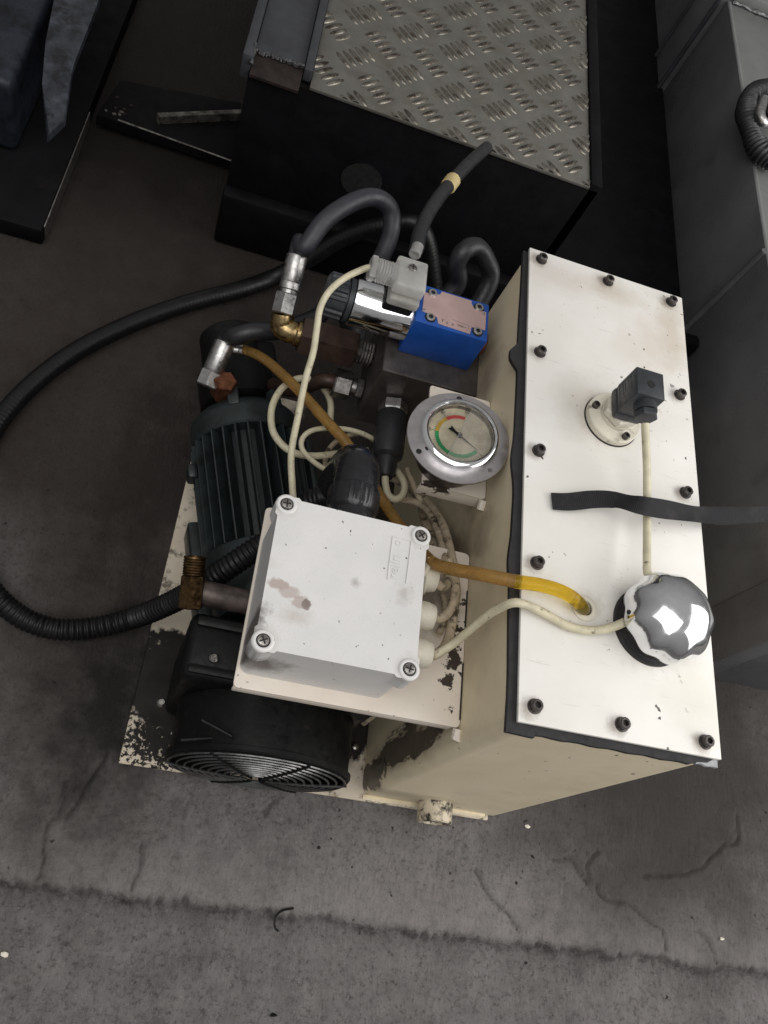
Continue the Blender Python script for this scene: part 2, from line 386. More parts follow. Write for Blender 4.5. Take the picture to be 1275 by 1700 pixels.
plain('brass_dirty', (0.17, 0.105, 0.05), 0.36, 1.0, var=0.5, vs_=120, dirt=((0.03, 0.02, 0.012), 90, 0.5, 0.7))
plain('copper', (0.24, 0.095, 0.05), 0.45, 0.8, var=0.4, vs_=120, dirt=((0.08, 0.03, 0.02), 110, 0.5, 0.75))
plain('brown_steel', (0.060, 0.034, 0.026), 0.5, 0.4, var=0.4, vs_=70, dirt=((0.014, 0.010, 0.009), 40, 0.5, 0.75))
plain('oily_pipe', (0.13, 0.10, 0.09), 0.42, 0.4, var=0.4, vs_=60, dirt=((0.02, 0.015, 0.012), 40, 0.45, 0.75))
plain('rubber', (0.018, 0.019, 0.022), 0.42, var=0.35, vs_=90, bump=0.3, bs=700)
plain('hose_rubber', (0.030, 0.031, 0.039), 0.40, var=0.3, vs_=60, bump=0.5, bs=900)
plain('conduit_black', (0.006, 0.006, 0.0065), 0.42, var=0.3, vs_=60, dirt=((0.018, 0.015, 0.013), 40, 0.6, 0.9), spec=0.35)
plain('motor_paint', (0.017, 0.024, 0.026), 0.44, var=0.4, vs_=50, dirt=((0.007, 0.0065, 0.006), 26, 0.45, 0.72), bump=0.3, bs=300)
plain('oily_black', (0.0045, 0.0045, 0.0045), 0.45, var=0.5, vs_=50, dirt=((0.022, 0.019, 0.016), 60, 0.58, 0.85), bump=0.4, bs=160, spec=0.22)
plain('grille_wire', (0.20, 0.20, 0.20), 0.33, 0.9, var=0.6, vs_=70, dirt=((0.012, 0.011, 0.010), 35, 0.5, 0.7))
plain('cable_cream', (0.58, 0.53, 0.38), 0.48, var=0.2, vs_=80, dirt=((0.10, 0.08, 0.05), 120, 0.60, 0.70))
plain('cable_grimy', (0.46, 0.38, 0.27), 0.52, var=0.3, vs_=60, dirt=((0.06, 0.045, 0.03), 75, 0.52, 0.62))
plain('gland_white', (0.66, 0.62, 0.52), 0.45, var=0.15, vs_=60, dirt=((0.16, 0.13, 0.10), 70, 0.6, 0.72))
plain('valve_blue', (0.008, 0.075, 0.36), 0.40, var=0.25, vs_=40, bump=0.25, bs=350)
plain('manifold_steel', (0.105, 0.092, 0.088), 0.46, 0.6, var=0.3, vs_=40, dirt=((0.03, 0.024, 0.022), 25, 0.5, 0.8), bump=0.25, bs=250)
plain('nameplate', (0.62, 0.44, 0.42), 0.40, 0.55, var=0.12, vs_=40, bump=0.05)
plain('plate_ink', (0.05, 0.05, 0.07), 0.6, bump=0)
plain('dial_face', (0.62, 0.555, 0.40), 0.6, var=0.08, vs_=60, bump=0)
plain('dial_green', (0.015, 0.33, 0.10), 0.6, bump=0)
plain('dial_yellow', (0.60, 0.37, 0.05), 0.6, bump=0)
plain('dial_red', (0.60, 0.06, 0.06), 0.6, bump=0)
plain('copper_rust', (0.024, 0.016, 0.014), 0.7, 0.2, var=0.6, vs_=50, spec=0.3)
plain('frame_grey', (0.045, 0.047, 0.053), 0.5, 0.1, var=0.25, vs_=30, bump=0.2, bs=500, spec=0.3)
plain('frame_black', (0.0045, 0.0042, 0.0055), 0.6, var=0.4, vs_=20, dirt=((0.011, 0.009, 0.008), 14, 0.55, 0.85), bump=0.3, bs=200, spec=0.12)
plain('cabinet_paint', (0.125, 0.126, 0.134), 0.32, 0.1, var=0.34, vs_=5, rv=0.10, bump=0.22, bs=300, dirt=((0.05, 0.045, 0.04), 8, 0.55, 0.9))  # broad tone variation put in as soft reflections
plain('cabinet_top_lit', (0.20, 0.205, 0.20), 0.5, 0.1, var=0.15, vs_=20, bump=0.2, bs=500)  # cabinet grey made paler for the light caught on top
plain('weld_bead', (0.13, 0.13, 0.135), 0.35, 0.8, var=0.5, vs_=200, bump=0.6, bs=250)
plain('tread_steel', (0.155, 0.149, 0.132), 0.45, 0.4, var=0.2, vs_=30, rv=0.1, dirt=((0.10, 0.085, 0.07), 24, 0.5, 0.85), bump=0.2, bs=400)
plain('tread_worn', (0.30, 0.28, 0.24), 0.30, 0.85, var=0.5, vs_=60, dirt=((0.055, 0.043, 0.034), 38, 0.40, 0.62))
plain('beam_blue_lit', (0.046, 0.051, 0.066), 0.45, 0.2, var=0.6, vs_=45, dirt=((0.010, 0.010, 0.013), 34, 0.46, 0.6), bump=0.3, bs=200)  # beam blue lightened to carry the light on the bar
plain('beam_blue', (0.022, 0.025, 0.036), 0.45, 0.2, spec=0.3, var=0.4, vs_=30, dirt=((0.006, 0.006, 0.008), 20, 0.48, 0.65), bump=0.3, bs=200)
plain('pale_steel', (0.14, 0.135, 0.12), 0.5, 0.4, var=0.5, vs_=60, dirt=((0.03, 0.026, 0.022), 70, 0.45, 0.6))  # pale steel for the arm's painted highlights and some flakes
plain('yellow_tape', (0.50, 0.40, 0.19), 0.6, var=0.2)
plain('screw_steel', (0.42, 0.40, 0.38), 0.35, 1.0, var=0.4, vs_=300, dirt=((0.05, 0.04, 0.035), 300, 0.5, 0.65))
plain('socket_dark', (0.006, 0.006, 0.006), 0.7, bump=0)
plain('boss_paint', (0.60, 0.53, 0.40), 0.5, var=0.2, vs_=60, dirt=((0.03, 0.024, 0.018), 48, 0.47, 0.56))
plain('scrap_grey', (0.36, 0.37, 0.38), 0.6, var=0.3, vs_=90, dirt=((0.04, 0.04, 0.04), 90, 0.6, 0.7))
def clear(name, col, rough, trans, ior=1.45, **kw):
    s = NT(name); s.setc(s.mix(s.ramp(s.noise(50, 4), 0.35, 0.7), tuple(c * 0.75 for c in col), col)); s.setr(rough)
    s.b.inputs['Transmission Weight'].default_value = trans; s.b.inputs['IOR'].default_value = ior
    return s
clear('clear_plastic', (0.90, 0.89, 0.86), 0.28, 0.72, 1.33)
clear('amber_tube', (0.93, 0.66, 0.07), 0.12, 0.85, 1.22)
clear('brown_tube', (0.56, 0.34, 0.11), 0.20, 0.62, 1.22)
clear('glass', (0.97, 0.97, 0.97), 0.03, 1.0, 1.2)
def webbing():
    s = NT('webbing')
    w = s.n('ShaderNodeTexWave', wave_type='BANDS', bands_direction='X'); s.link(s.geo.outputs['UV'], w.inputs[0]); w.inputs['Scale'].default_value = 220
    c = s.mix(w.outputs['Fac'], (0.022, 0.022, 0.026), (0.052, 0.052, 0.058))
    c = s.mix(s.ramp(s.noise(60, 5), 0.5, 0.8, 0, 0.7), c, (0.10, 0.095, 0.09))
    s.setc(c); s.setr(0.75); s.bump(w.outputs['Fac'], 0.3, 0.0004)
webbing()
def oil_film():
    s = NT('milky_film'); s.setc((0.72, 0.68, 0.66)); s.setr(0.3); s.b.inputs['Alpha'].default_value = 0.13
oil_film()
# ------------------------------------------------------------------ floor
def axis_steps(parts):
    out = []
    for a, b, st in parts:
        n = max(1, round((b - a) / st)); out += [a + (b - a) * i / n for i in range(n)]
    return out + [parts[-1][1]]
XS = axis_steps([(-4, -0.8, 0.4), (-0.8, -0.5, 0.012), (-0.5, 0.62, 0.003), (0.62, 0.9, 0.02), (0.9, 4, 0.4)])
YS = axis_steps([(-3, -0.5, 0.25), (-0.5, 0.03, 0.0028), (0.03, 0.9, 0.007), (0.9, 1.8, 0.03), (1.8, 5, 0.4)])
CRACKS = [[(105, 1300), (97, 1350), (75, 1375), (70, 1440), (62, 1462)], [(180, 1250), (140, 1310), (110, 1360)], [(235, 1400), (232, 1440), (217, 1475)],
          [(790, 1445), (815, 1490), (840, 1515), (862, 1545)], [(1225, 1350), (1225, 1395), (1200, 1405), (1165, 1440), (1120, 1452), (1070, 1455)],
          [(975, 1468), (978, 1430), (995, 1413)], [(990, 1470), (1005, 1495), (1045, 1502), (1070, 1525), (1100, 1545), (1105, 1578)],
          [(1160, 1545), (1180, 1565), (1190, 1602)], [(920, 1430), (945, 1425), (965, 1450), (978, 1468)], [(460, 1330), (440, 1345), (442, 1352)]]
SEG = []
for k, c in enumerate(CRACKS):
    p = spline([at(x, y, z=0) for x, y in c], 0.01)
    rnd = random.Random(k)
    p = [q + Vector((rnd.uniform(-1, 1), rnd.uniform(-1, 1), 0)) * 0.0016 for q in p]
    SEG += [(a, b) for a, b in zip(p, p[1:])]
def seg_d(x, y):
    best = 1
    for a, b in SEG:
        if abs(a.x - x) > 0.03 or abs(a.y - y) > 0.03: continue
        dx, dy = b.x - a.x, b.y - a.y; L = dx * dx + dy * dy or 1e-9
        t = max(0, min(1, ((x - a.x) * dx + (y - a.y) * dy) / L))
        best = min(best, math.hypot(x - a.x - t * dx, y - a.y - t * dy))
    return best
def floor_z(x, y):
    if y < -0.6 or y > 2 or abs(x) > 1: return -0.003
    n = mnoise.fractal(Vector((x * 9, y * 9, 3)), 0.9, 2.1, 4)
    fine = mnoise.fractal(Vector((x * 60, y * 38, 9)), 0.8, 2.2, 4)
    z = -0.0012 + 0.0006 * n + 0.00045 * fine
    if y < 0.06:
        e = -0.144 + 0.009 * mnoise.noise(Vector((x * 14, 0, 1))) + 0.006 * mnoise.noise(Vector((x * 55, 2, 1))) + 0.006 * mnoise.noise(Vector((x * 150, 2, 1)))
        d = y - e
        z += 0.0015 * math.exp(-((d - 0.02) / 0.02) ** 2)
        if d < 0: z -= 0.0090 * min(1, -d / 0.006) - 0.003 * min(1, max(0, -d - 0.012) / 0.05)
        z += 0.0022 * math.exp(-(d / 0.016) ** 2) * mnoise.fractal(Vector((x * 150, y * 70, 8)), 0.8, 2, 3)
        z += 0.0007 * mnoise.fractal(Vector((x * 120, y * 50, 5)), 0.9, 2, 3)
        cd = seg_d(x, y)
        if cd < 0.009: z -= 0.0036 * math.exp(-(cd / 0.0019) ** 2) - 0.0007 * math.exp(-((cd - 0.005) / 0.003) ** 2)
    return min(z, -0.0004)
def floor_dirt_shade(x, y):
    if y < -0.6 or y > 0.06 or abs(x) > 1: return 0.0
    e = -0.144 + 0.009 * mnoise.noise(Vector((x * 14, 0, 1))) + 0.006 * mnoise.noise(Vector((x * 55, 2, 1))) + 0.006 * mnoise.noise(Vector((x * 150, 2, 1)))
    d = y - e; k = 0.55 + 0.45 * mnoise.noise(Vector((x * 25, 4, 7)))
    v = k * (math.exp(-((d + 0.004) / 0.006) ** 2) + 0.38 * math.exp(-((d + 0.012) / 0.013) ** 2))  # dark band painted as the shadow below the slab edge
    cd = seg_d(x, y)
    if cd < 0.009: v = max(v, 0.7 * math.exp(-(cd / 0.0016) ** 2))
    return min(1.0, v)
nx, ny = len(XS), len(YS)
verts = [(x, y, floor_z(x, y)) for y in YS for x in XS]
faces = [(j * nx + i, j * nx + i + 1, (j + 1) * nx + i + 1, (j + 1) * nx + i) for j in range(ny - 1) for i in range(nx - 1)]
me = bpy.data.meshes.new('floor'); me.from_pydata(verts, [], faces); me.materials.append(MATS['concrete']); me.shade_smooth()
def floor_worn(x, y):
    d = y + 0.144
    return max(0.0, min(1.0, (d + 0.004) / 0.01)) * math.exp(-(d / 0.055) ** 2) if -0.02 < d < 0.2 and abs(x) < 1 else 0.0
dw = me.attributes.new('worn', 'FLOAT', 'POINT'); dw.data.foreach_set('value', [floor_worn(v[0], v[1]) for v in verts])
da = me.attributes.new('dirt', 'FLOAT', 'POINT'); da.data.foreach_set('value', [floor_dirt_shade(v[0], v[1]) for v in verts])
struct(put('floor', me))

# ------------------------------------------------------------------ step with tread plate, behind
ZS = 0.300
step = thing('step_platform', 'black steel step behind the pump unit topped with bare five-bar tread plate', 'step', (-0.06, 0.95, 0))
obj('tread_plate', MB().box((-0.2578, 0.800, ZS - 0.005), (0.148, 1.75, ZS), 0.001), 'tread_steel', step)
obj('front_panel', MB().box((-0.336, 0.803, 0.0), (0.166, 0.811, ZS - 0.0055), 0.001), 'frame_black', step)
obj('side_rail', MB().box((0.1485, 0.803, 0.02), (0.166, 1.75, ZS + 0.004), 0.002), 'frame_black', step)
obj('left_panel', MB().box((-0.336, 0.812, 0.0), (-0.328, 1.75, ZS - 0.0055), 0.001), 'frame_black', step)
obj('skirt', MB().box((-0.338, 0.778, 0.0), (0.474, 0.8025, 0.10), 0.006), 'frame_black', step)  # carried past the step as dark fill for the shaded gap
obj('shade_sheet', MB().box((0.1665, 0.8035, 0.05), (0.474, 2.2, 0.06), 0.002), 'frame_black', step)  # dark sheet added for the shade between step and cabinet
obj('port_recess', MB().cyl(at(600, 300, y=0.8025), at(600, 300, y=0.8025) + Vector((0, -0.0006, 0)), 0.03), 'socket_dark', step)
ch = obj('channel', MB().box((-0.335, 0.825, ZS - 0.005), (-0.270, 1.75, ZS + 0.006), 0.001), 'frame_grey', step, label='grey steel channel along the edge of the tread plate')
obj('channel_lip', MB().box((-0.3475, 0.800, ZS - 0.02), (-0.3355, 1.75, ZS + 0.014), 0.002), 'frame_grey', step)
obj('channel_lip', MB().box((-0.2695, 0.812, ZS - 0.004), (-0.2585, 1.75, ZS + 0.014), 0.002), 'frame_grey', step)
rb = MB(); rb.prism([(0, 0), (0.030, 0), (0.030, 0.016), (0.026, 0.016), (0, 0.004)], 0, 0.064, Matrix.Translation((-0.3345, 0.795, ZS - 0.012)) @ Matrix(((0, 0, 1, 0), (1, 0, 0, 0), (0, 1, 0, 0), (0, 0, 0, 1))))
obj('end_plate', rb, 'copper_rust', step, label='rusty end plate of the channel')
wb = MB(); pts = []
for i in range(34): pts.append(Vector((-0.334 + 0.064 * i / 33, 0.8235 + random.uniform(-0.0022, 0.0022), ZS + 0.0065 + random.uniform(-0.001, 0.0012))))
wb.tube(pts, 0.003, 6, rfun=lambda i, t: 0.0028 + 0.0012 * random.random())
obj('weld', wb, 'weld_bead', step)
wb = MB(); pts = [Vector((-0.3352 + random.uniform(-0.001, 0.001), 0.795 + 0.03 * i / 14, ZS + 0.006 + 0.008 * i / 14)) for i in range(15)]
wb.tube(pts, 0.003, 6, rfun=lambda i, t: 0.0022 + 0.0012 * random.random()); obj('weld', wb, 'weld_bead', step)
# five-bar lugs: clusters of five raised bars, alternately turned
def lug_mesh(ang):
    mb = MB(); L, Wd, Hh = 0.0160, 0.0036, 0.0024
    for k in range(5):
        M = Matrix.Rotation(ang, 4, 'Z') @ Matrix.Translation((0, (k - 2) * 0.0112, 0))
        n = 8; base = []
        top = []
        for i in range(n + 1):
            t = -1 + 2 * i / n; w = Wd * math.sqrt(max(0, 1 - t * t)) + 0.00015
            base.append((L * t, w)); top.append((L * t * 0.82, w * 0.45, Hh * (1 - 0.35 * t * t)))
        vsb = [M @ Vector((x, s * w, 0)) for s in (1, -1) for x, w in base]
        vst = [M @ Vector((x, s * w, h)) for s in (1, -1) for x, w, h in top]
        f = []
        m1 = n + 1
        for i in range(n):
            f += [(i, i + 1, 2 * m1 + i + 1, 2 * m1 + i), (m1 + i + 1, m1 + i, 3 * m1 + i, 3 * m1 + i + 1), (2 * m1 + i, 2 * m1 + i + 1, 3 * m1 + i + 1, 3 * m1 + i)]
        mb._add(vsb + vst, f)
    return mb
LUG_A = mesh_of('tread_lug', lug_mesh(math.radians(45)), 'tread_worn', 50)
LUG_B = mesh_of('tread_lug', lug_mesh(math.radians(-45)), 'tread_worn', 50)
PX0, PX1, PY0, PY1 = -0.2570, 0.1472, 0.8008, 1.40
for j in range(-3, 7):
    for i in range(-3, 7):
        for me_, ang_, ox, oy in ((LUG_A, 45, 0, 0), (LUG_B, -45, 0.0370, -0.0455)):
            x = -0.1728 + i * 0.0706 + ox; y = 0.9358 + j * 0.0945 + oy
            if not (PX0 - 0.02 < x < PX1 + 0.02 and PY0 - 0.02 < y < PY1): continue
            M = Matrix.Translation((x, y, ZS))
            if PX0 + 0.028 < x < PX1 - 0.028 and y > PY0 + 0.028: put('tread_lug', me_, step, M); continue
            lm = lug_mesh(math.radians(ang_)); bmesh.ops.transform(lm.bm, matrix=M, verts=lm.bm.verts)      # lugs sheared off at the plate's edge
            for co_, no_ in (((PX0, 0, 0), (-1, 0, 0)), ((PX1, 0, 0), (1, 0, 0)), ((0, PY0, 0), (0, -1, 0))):
                bmesh.ops.bisect_plane(lm.bm, geom=lm.bm.verts[:] + lm.bm.edges[:] + lm.bm.faces[:], plane_co=co_, plane_no=no_, clear_outer=True)
            if len(lm.bm.faces) > 12: obj('tread_lug', lm, 'tread_worn', step, 50)
            else: lm.bm.free()

# ------------------------------------------------------------------ steel frame at the left
beam = thing('machine_beam', 'dark blue steel machine foot at the far left edge', 'beam', (-0.75, 1.1, 0))
obj('foot_plate', MB().box((-1.2, 0.676, 0.0), (-0.565, 1.9, 0.030), 0.003), 'frame_black', beam)
obj('highlight_strip', MB().box((-0.5645, 0.684, 0.004), (-0.5625, 0.93, 0.031), 0.0006), 'steel_dull', beam)  # thin bright strip added as the highlight on the foot's edge
obj('upright', MB().box((-1.1, 0.80, 0.030), (-0.635, 1.9, 0.150), 0.012, 3), 'beam_blue', beam)
wd = MB()
p = [at(78, 228, z=0.16), at(108, 200, z=0.16), at(122, 110, z=0.16), at(165, 0, z=0.16), at(175, -60, z=0.16), at(98, -60, z=0.16), at(90, 0, z=0.16), at(76, 70, z=0.16), at(70, 140, z=0.16)]
wd.prism([(q.x, q.y) for q in p], 0.1505, 0.162, None, 0.003)
obj('lit_bar', wd, 'beam_blue_lit', beam, label='scuffed blue-grey bar with a pointed end, coloured as if lit')
for qx, qy, l in ():
    q = at(qx, qy, z=0.1625)
    obj('weld_scar', MB().tube([q + Vector((0.02 * math.sin(i), l * i / 6, 0.0003 * math.cos(3 * i))) * 0.6 for i in range(7)], 0.0016, 5), 'frame_black', beam)
arm = thing('cross_arm', 'black flat steel arm joining the step to the machine foot', 'bracket', (-0.45, 0.95, 0))
q0 = [at(160, 190, z=0.03), at(200, 132, z=0.03), at(400, 170, z=0.03), at(398, 268, z=0.03)]
obj('flat_bar', MB().prism([(q.x, q.y) for q in q0], 0.012, 0.030, None, 0.002), 'frame_black', arm)
e0, e1 = at(196, 199, z=0.031), at(390, 269, z=0.031)
obj('arm_highlight', MB().tube(spline([e0, (e0 + e1) / 2, e1], 0.01), 0.0016, 6), 'pale_steel', arm)  # highlight along the arm's edge, drawn as a pale line
e0, e1 = at(262, 190, z=0.045), at(402, 184, z=0.045)
obj('rib', MB().box((0, -0.0045, -0.02), ((e1 - e0).length, 0.0045, 0.0), 0.001, 1, Matrix.Translation(e0) @ Matrix.Rotation(math.atan2((e1 - e0).y, (e1 - e0).x), 4, 'Z')), 'pale_steel', arm)  # pale colour carries the highlight along its top
for k in range(9):
    q = at(random.gauss(195, 16), random.gauss(180, 16), z=0.0305)
    obj('rust_flake', MB().prism([(q.x + random.uniform(0.0012, 0.0045) * math.cos(a), q.y + random.uniform(0.0012, 0.0045) * math.sin(a)) for a in (0.2, 1.4, 2.6, 3.8, 5.0)], 0.0295, 0.0312), 'pale_steel' if k % 2 else 'copper_rust', arm)

# ------------------------------------------------------------------ machine cabinet at the right
XC, ZC = 0.478, 0.262
cab = thing('machine_cabinet', 'long dark grey welded steel housing to the right of the tank', 'housing', (0.75, 1.0, 0))
obj('side_panel', MB().box((XC, 0.322, 0.0), (XC + 0.006, 0.846, ZC), 0.0015), 'cabinet_paint', cab)
obj('side_panel', MB().box((XC, 0.850, 0.0), (XC + 0.006, 1.498, ZC), 0.0015), 'cabinet_paint', cab)
obj('top_panel', MB().box((XC + 0.007, 0.237, ZC - 0.008), (1.4, 1.498, ZC - 0.001), 0.001), 'cabinet_top_lit', cab)
obj('edge_round', MB().cyl((XC + 0.005, 0.322, ZC - 0.0035), (XC + 0.005, 1.498, ZC - 0.0035), 0.0045, None, 12), 'cabinet_top_lit', cab)
obj('corner_post', MB().box((XC - 0.004, 0.237, 0.0), (XC + 0.03, 0.3205, ZC), 0.003), 'cabinet_paint', cab)
obj('end_panel', MB().box((XC + 0.0305, 0.2385, 0.0), (1.4, 0.2445, ZC - 0.0085), 0.001), 'cabinet_paint', cab)
obj('seam', MB().tube([Vector((XC - 0.001, 0.848, ZC * i / 20)) for i in range(21)], 0.006, 10), 'cabinet_paint', cab)
obj('end_panel', MB().box((XC - 0.014, 1.500, 0.0), (XC + 0.01, 1.608, ZC + 0.012), 0.003), 'cabinet_paint', cab)
obj('end_panel', MB().box((XC - 0.006, 1.610, 0.0), (XC + 0.01, 1.86, ZC + 0.012), 0.003), 'cabinet_paint', cab)
obj('end_panel', MB().box((XC - 0.020, 1.862, 0.0), (XC + 0.01, 2.1, ZC + 0.012), 0.003), 'cabinet_paint', cab)
obj('edge_bead', MB().tube([Vector((XC - 0.015, 1.500, ZC * i / 12)) for i in range(13)], 0.005, 8), 'frame_grey', cab)
obj('edge_bead', MB().tube([Vector((XC - 0.015, 1.606, ZC * i / 12)) for i in range(13)], 0.005, 8), 'frame_grey', cab)
obj('edge_bead', MB().tube([Vector((XC - 0.021, 1.862, ZC * i / 12)) for i in range(13)], 0.005, 8), 'frame_grey', cab)
obj('cross_angle', MB().box((XC + 0.01, 1.500, ZC - 0.0005), (1.4, 1.53, ZC + 0.022), 0.002), 'cabinet_top_lit', cab)
wb = MB(); pts = [Vector((XC + 0.01 + 0.4 * i / 60, 1.4975 + random.uniform(-0.002, 0.002), ZC + 0.001 + random.uniform(-0.001, 0.002))) for i in range(61)]
wb.tube(pts, 0.003, 6, rfun=lambda i, t: 0.003 + 0.003 * random.random()); obj('weld', wb, 'weld_bead', cab)

# knitted sleeve lying on the housing
sl = thing('braided_sleeve', 'bunched knitted dark sleeve lying on the grey housing at right edge', 'sleeve', at(1262, 200, z=ZC))
mb = MB(); path = spline([at(1272, 148, z=0.285), at(1245, 160, z=0.285), at(1240, 190, z=0.285), at(1248, 225, z=0.283), at(1262, 250, z=0.283), at(1290, 275, z=0.283)], 0.0016)
mb.tube(path, 0.02, 16, rfun=lambda i, t: 0.016 + 0.0016 * math.sin(i * 1.5) + 0.002 * math.sin(i * 0.12))
obj('knit', mb, 'rubber', sl)
mb = MB(); path = spline([at(1268, 165, z=0.295), at(1262, 190, z=0.305), at(1272, 205, z=0.30), at(1300, 200, z=0.29)], 0.003)
mb.tube(path, 0.008, 12); obj('wire_ring', mb, 'zinc', sl)
mb = MB().lathe([(0, -0.008), (0.012, -0.006), (0.018, 0.004), (0.013, 0.013), (0, 0.016)], 20, Matrix.Translation(at(1275, 182, z=0.29)), lambda a, r, h: 1 + 0.12 * math.sin(3 * a))
obj('inner_fold', mb, 'oily_black', sl)
# ------------------------------------------------------------------ the power unit
unit = thing('hydraulic_power_unit', 'cream hydraulic power unit with tank, motor, blue valve, gauge and junction box', 'power unit', (-0.06, 0.25, 0))
RX = Matrix.Rotation(math.radians(90), 4, 'Y')      # z axis to +x

obj('base_plate', MB().box((-0.2924, -0.0122, 0.0), (0.162, 0.525, 0.006), 0.001, 1), 'base_plate_paint', unit, label='cream base plate soaked with black oil under the cooler')

# ---- tank
def rrect(x0, y0, x1, y1, r, n=6):
    out = []
    for cx, cy, a in ((x1 - r, y1 - r, 0), (x0 + r, y1 - r, 90), (x0 + r, y0 + r, 180), (x1 - r, y0 + r, 270)):
        for k in range(n + 1):
            t = math.radians(a + 90 * k / n); out.append((cx + r * math.cos(t), cy + r * math.sin(t)))
    return out
tank = obj('tank', MB().prism(rrect(-0.0055, -0.006, 0.180, 0.506, 0.014), 0.0065, 0.4112), 'tank_paint', unit, label='cream painted oil tank')
wb = MB(); pts = [Vector((-0.004 + 0.16 * i / 60, -0.0075 + random.uniform(-0.0006, 0.0006), 0.0075)) for i in range(61)]
wb.tube(pts, 0.003, 6, rfun=lambda i, t: 0.0028 + 0.0012 * random.random()); obj('weld', wb, 'tank_paint', tank)
boss_c = Vector((0.0800, -0.006, 0.034))
bs = MB(); Mb = frame(boss_c, (0, -1, 0))
bs.lathe([(0, 0), (0.021, 0), (0.021, 0.022), (0.019, 0.0235), (0.0125, 0.0235), (0.0118, 0.0225), (0.0118, 0.012), (0, 0.012)], 32, Mb)
boss = obj('drain_boss', bs, 'boss_paint', tank, label='cream drain boss low on the tank front')
obj('drain_hole', MB().cyl(boss_c + Vector((0, -0.0122, 0)), boss_c + Vector((0, -0.013, 0)), 0.0116), 'socket_dark', tank)

# ---- gasket and lid
ZL = 0.4198
g = []
def gl(y):
    v = -0.0082 + 0.0012 * mnoise.noise(Vector((y * 16, 0, 0))) + 0.0025 * max(0, (y - 0.38)) / 0.13
    v -= 0.0085 * math.exp(-((y - 0.366) / 0.0125) ** 4) + 0.003 * math.exp(-((y - 0.245) / 0.02) ** 2) + 0.003 * math.exp(-((y - 0.14) / 0.02) ** 2)
    return v
n = 90
for i in range(n + 1):
    y = 0.5105 - 0.5185 * i / n; g.append((gl(y), y))
g += [(-0.009, -0.0085), (0.0165, -0.0095), (0.0168, -0.0074)]
for i in range(1, 20): g.append((0.0168 + (0.178 - 0.0168) * i / 19, -0.0072 + 0.0005 * math.sin(i * 1.7) + (0.003 if i > 17 else 0)))
g += [(0.188, 0.002), (0.188, 0.5105)]
obj('gasket', MB().prism(g, 0.4113, 0.4157), 'gasket_rubber', unit, label='black rubber gasket squeezed out under the lid')
sc = MB(); sc.prism([(0.1665, 0.004), (0.1672, -0.0065), (0.172, -0.0052), (0.178, -0.0068), (0.184, -0.006), (0.1885, -0.0064), (0.189, 0.004)], 0.4120, 0.4156)
obj('gasket_scrap', sc, 'scrap_grey', unit)
lid = obj('tank_lid', MB().box((0, 0, 0.4158), (0.19, 0.5135, ZL), 0.0007, 2), 'lid_paint', unit, label='bolted off-white tank lid with chips and smudges')
def bolt_meshes(r=0.0050, h=0.0070):
    b = MB(); b.lathe([(0.0064, 0), (0.0064, 0.0011), (r, 0.0012), (r, h - 0.0008), (r - 0.0008, h), (0.0029, h), (0.0029, h - 0.004), (0, h - 0.004)], 24,
                      None, lambda a, rr, hh: (1.0 if rr > 0.003 else 0.87 / math.cos(((a + math.pi / 6) % (math.pi / 3)) - math.pi / 6)) * (1 + (0.018 * math.cos(12 * a) if abs(rr - r) < 1e-5 else 0)))
    s_ = MB(); s_.lathe([(0, h - 0.0038), (0.0024, h - 0.0038)], 12)
    return mesh_of('bolt', b, 'bolt_black', 40)
BOLT = bolt_meshes()
SOCK = mesh_of('socket', MB().cyl((0, 0, 0.0033), (0, 0, 0.0040), 0.0027, None, 12), 'socket_dark')
for k, (x, y) in enumerate(LID_BOLTS):
    M = Matrix.Translation((x, y, ZL)) @ Matrix.Rotation(k * 0.7, 4, 'Z')
    put('bolt', BOLT, lid, M)

# ---- level switch with plug on the lid
sx, sy = 0.0925, 0.3158
T = lambda x, y, z: Matrix.Translation((x, y, z))
sw = obj('level_switch', MB().lathe([(0, 0.0012), (0.0285, 0.0012), (0.0285, 0.0075), (0.0275, 0.0085), (0.0195, 0.0085), (0.017, 0.010), (0.017, 0.014), (0, 0.014)], 48, T(sx, sy, ZL)), 'gland_white', unit,
         label='round level switch flange on the lid carrying a black plug')
obj('seal', MB().cyl((sx, sy, ZL), (sx, sy, ZL + 0.0011), 0.0295, None, 48), 'gasket_rubber', sw)
obj('hex_neck', MB().hexnut((sx, sy, ZL + 0.0142), (sx, sy, ZL + 0.0235), 0.0185, 0, 0.3), 'gland_white', sw)
SCR = mesh_of('screw', MB().lathe([(0.0036, 0), (0.0036, 0.0045), (0.0031, 0.005), (0.0018, 0.005), (0.0018, 0.0025), (0, 0.0025)], 16), 'bolt_black')
for a in (-65, 165, 50): put('screw', SCR, sw, T(sx + 0.0232 * math.cos(math.radians(a)), sy + 0.0232 * math.sin(math.radians(a)), ZL + 0.0086))
pz0, pz1 = ZL + 0.0240, 0.489
plug = MB()
plug.box((sx - 0.0145, sy - 0.0155, pz0), (sx + 0.0145, sy + 0.0155, pz0 + 0.010), 0.0025)
plug.box((sx - 0.0135, sy - 0.0145, pz0 + 0.0102), (sx + 0.0135, sy + 0.0145, pz0 + 0.0125), 0.0003, 1)
plug.box((sx - 0.0143, sy - 0.0150, pz0 + 0.0127), (sx + 0.0143, sy + 0.0150, pz1), 0.0010)
plug.cyl((sx + 0.002, sy - 0.012, pz1 - 0.0135), (sx + 0.002, sy - 0.0235, pz1 - 0.0135), 0.0107, None, 28)
pl = obj('plug', plug, 'black_plastic', sw, label='square black plug with cable outlet')
obj('plug_nut', MB().hexnut((sx + 0.002, sy - 0.0236, pz1 - 0.0135), (sx + 0.002, sy - 0.0305, pz1 - 0.0135), 0.0110, 0, 0.2), 'black_plastic', sw)
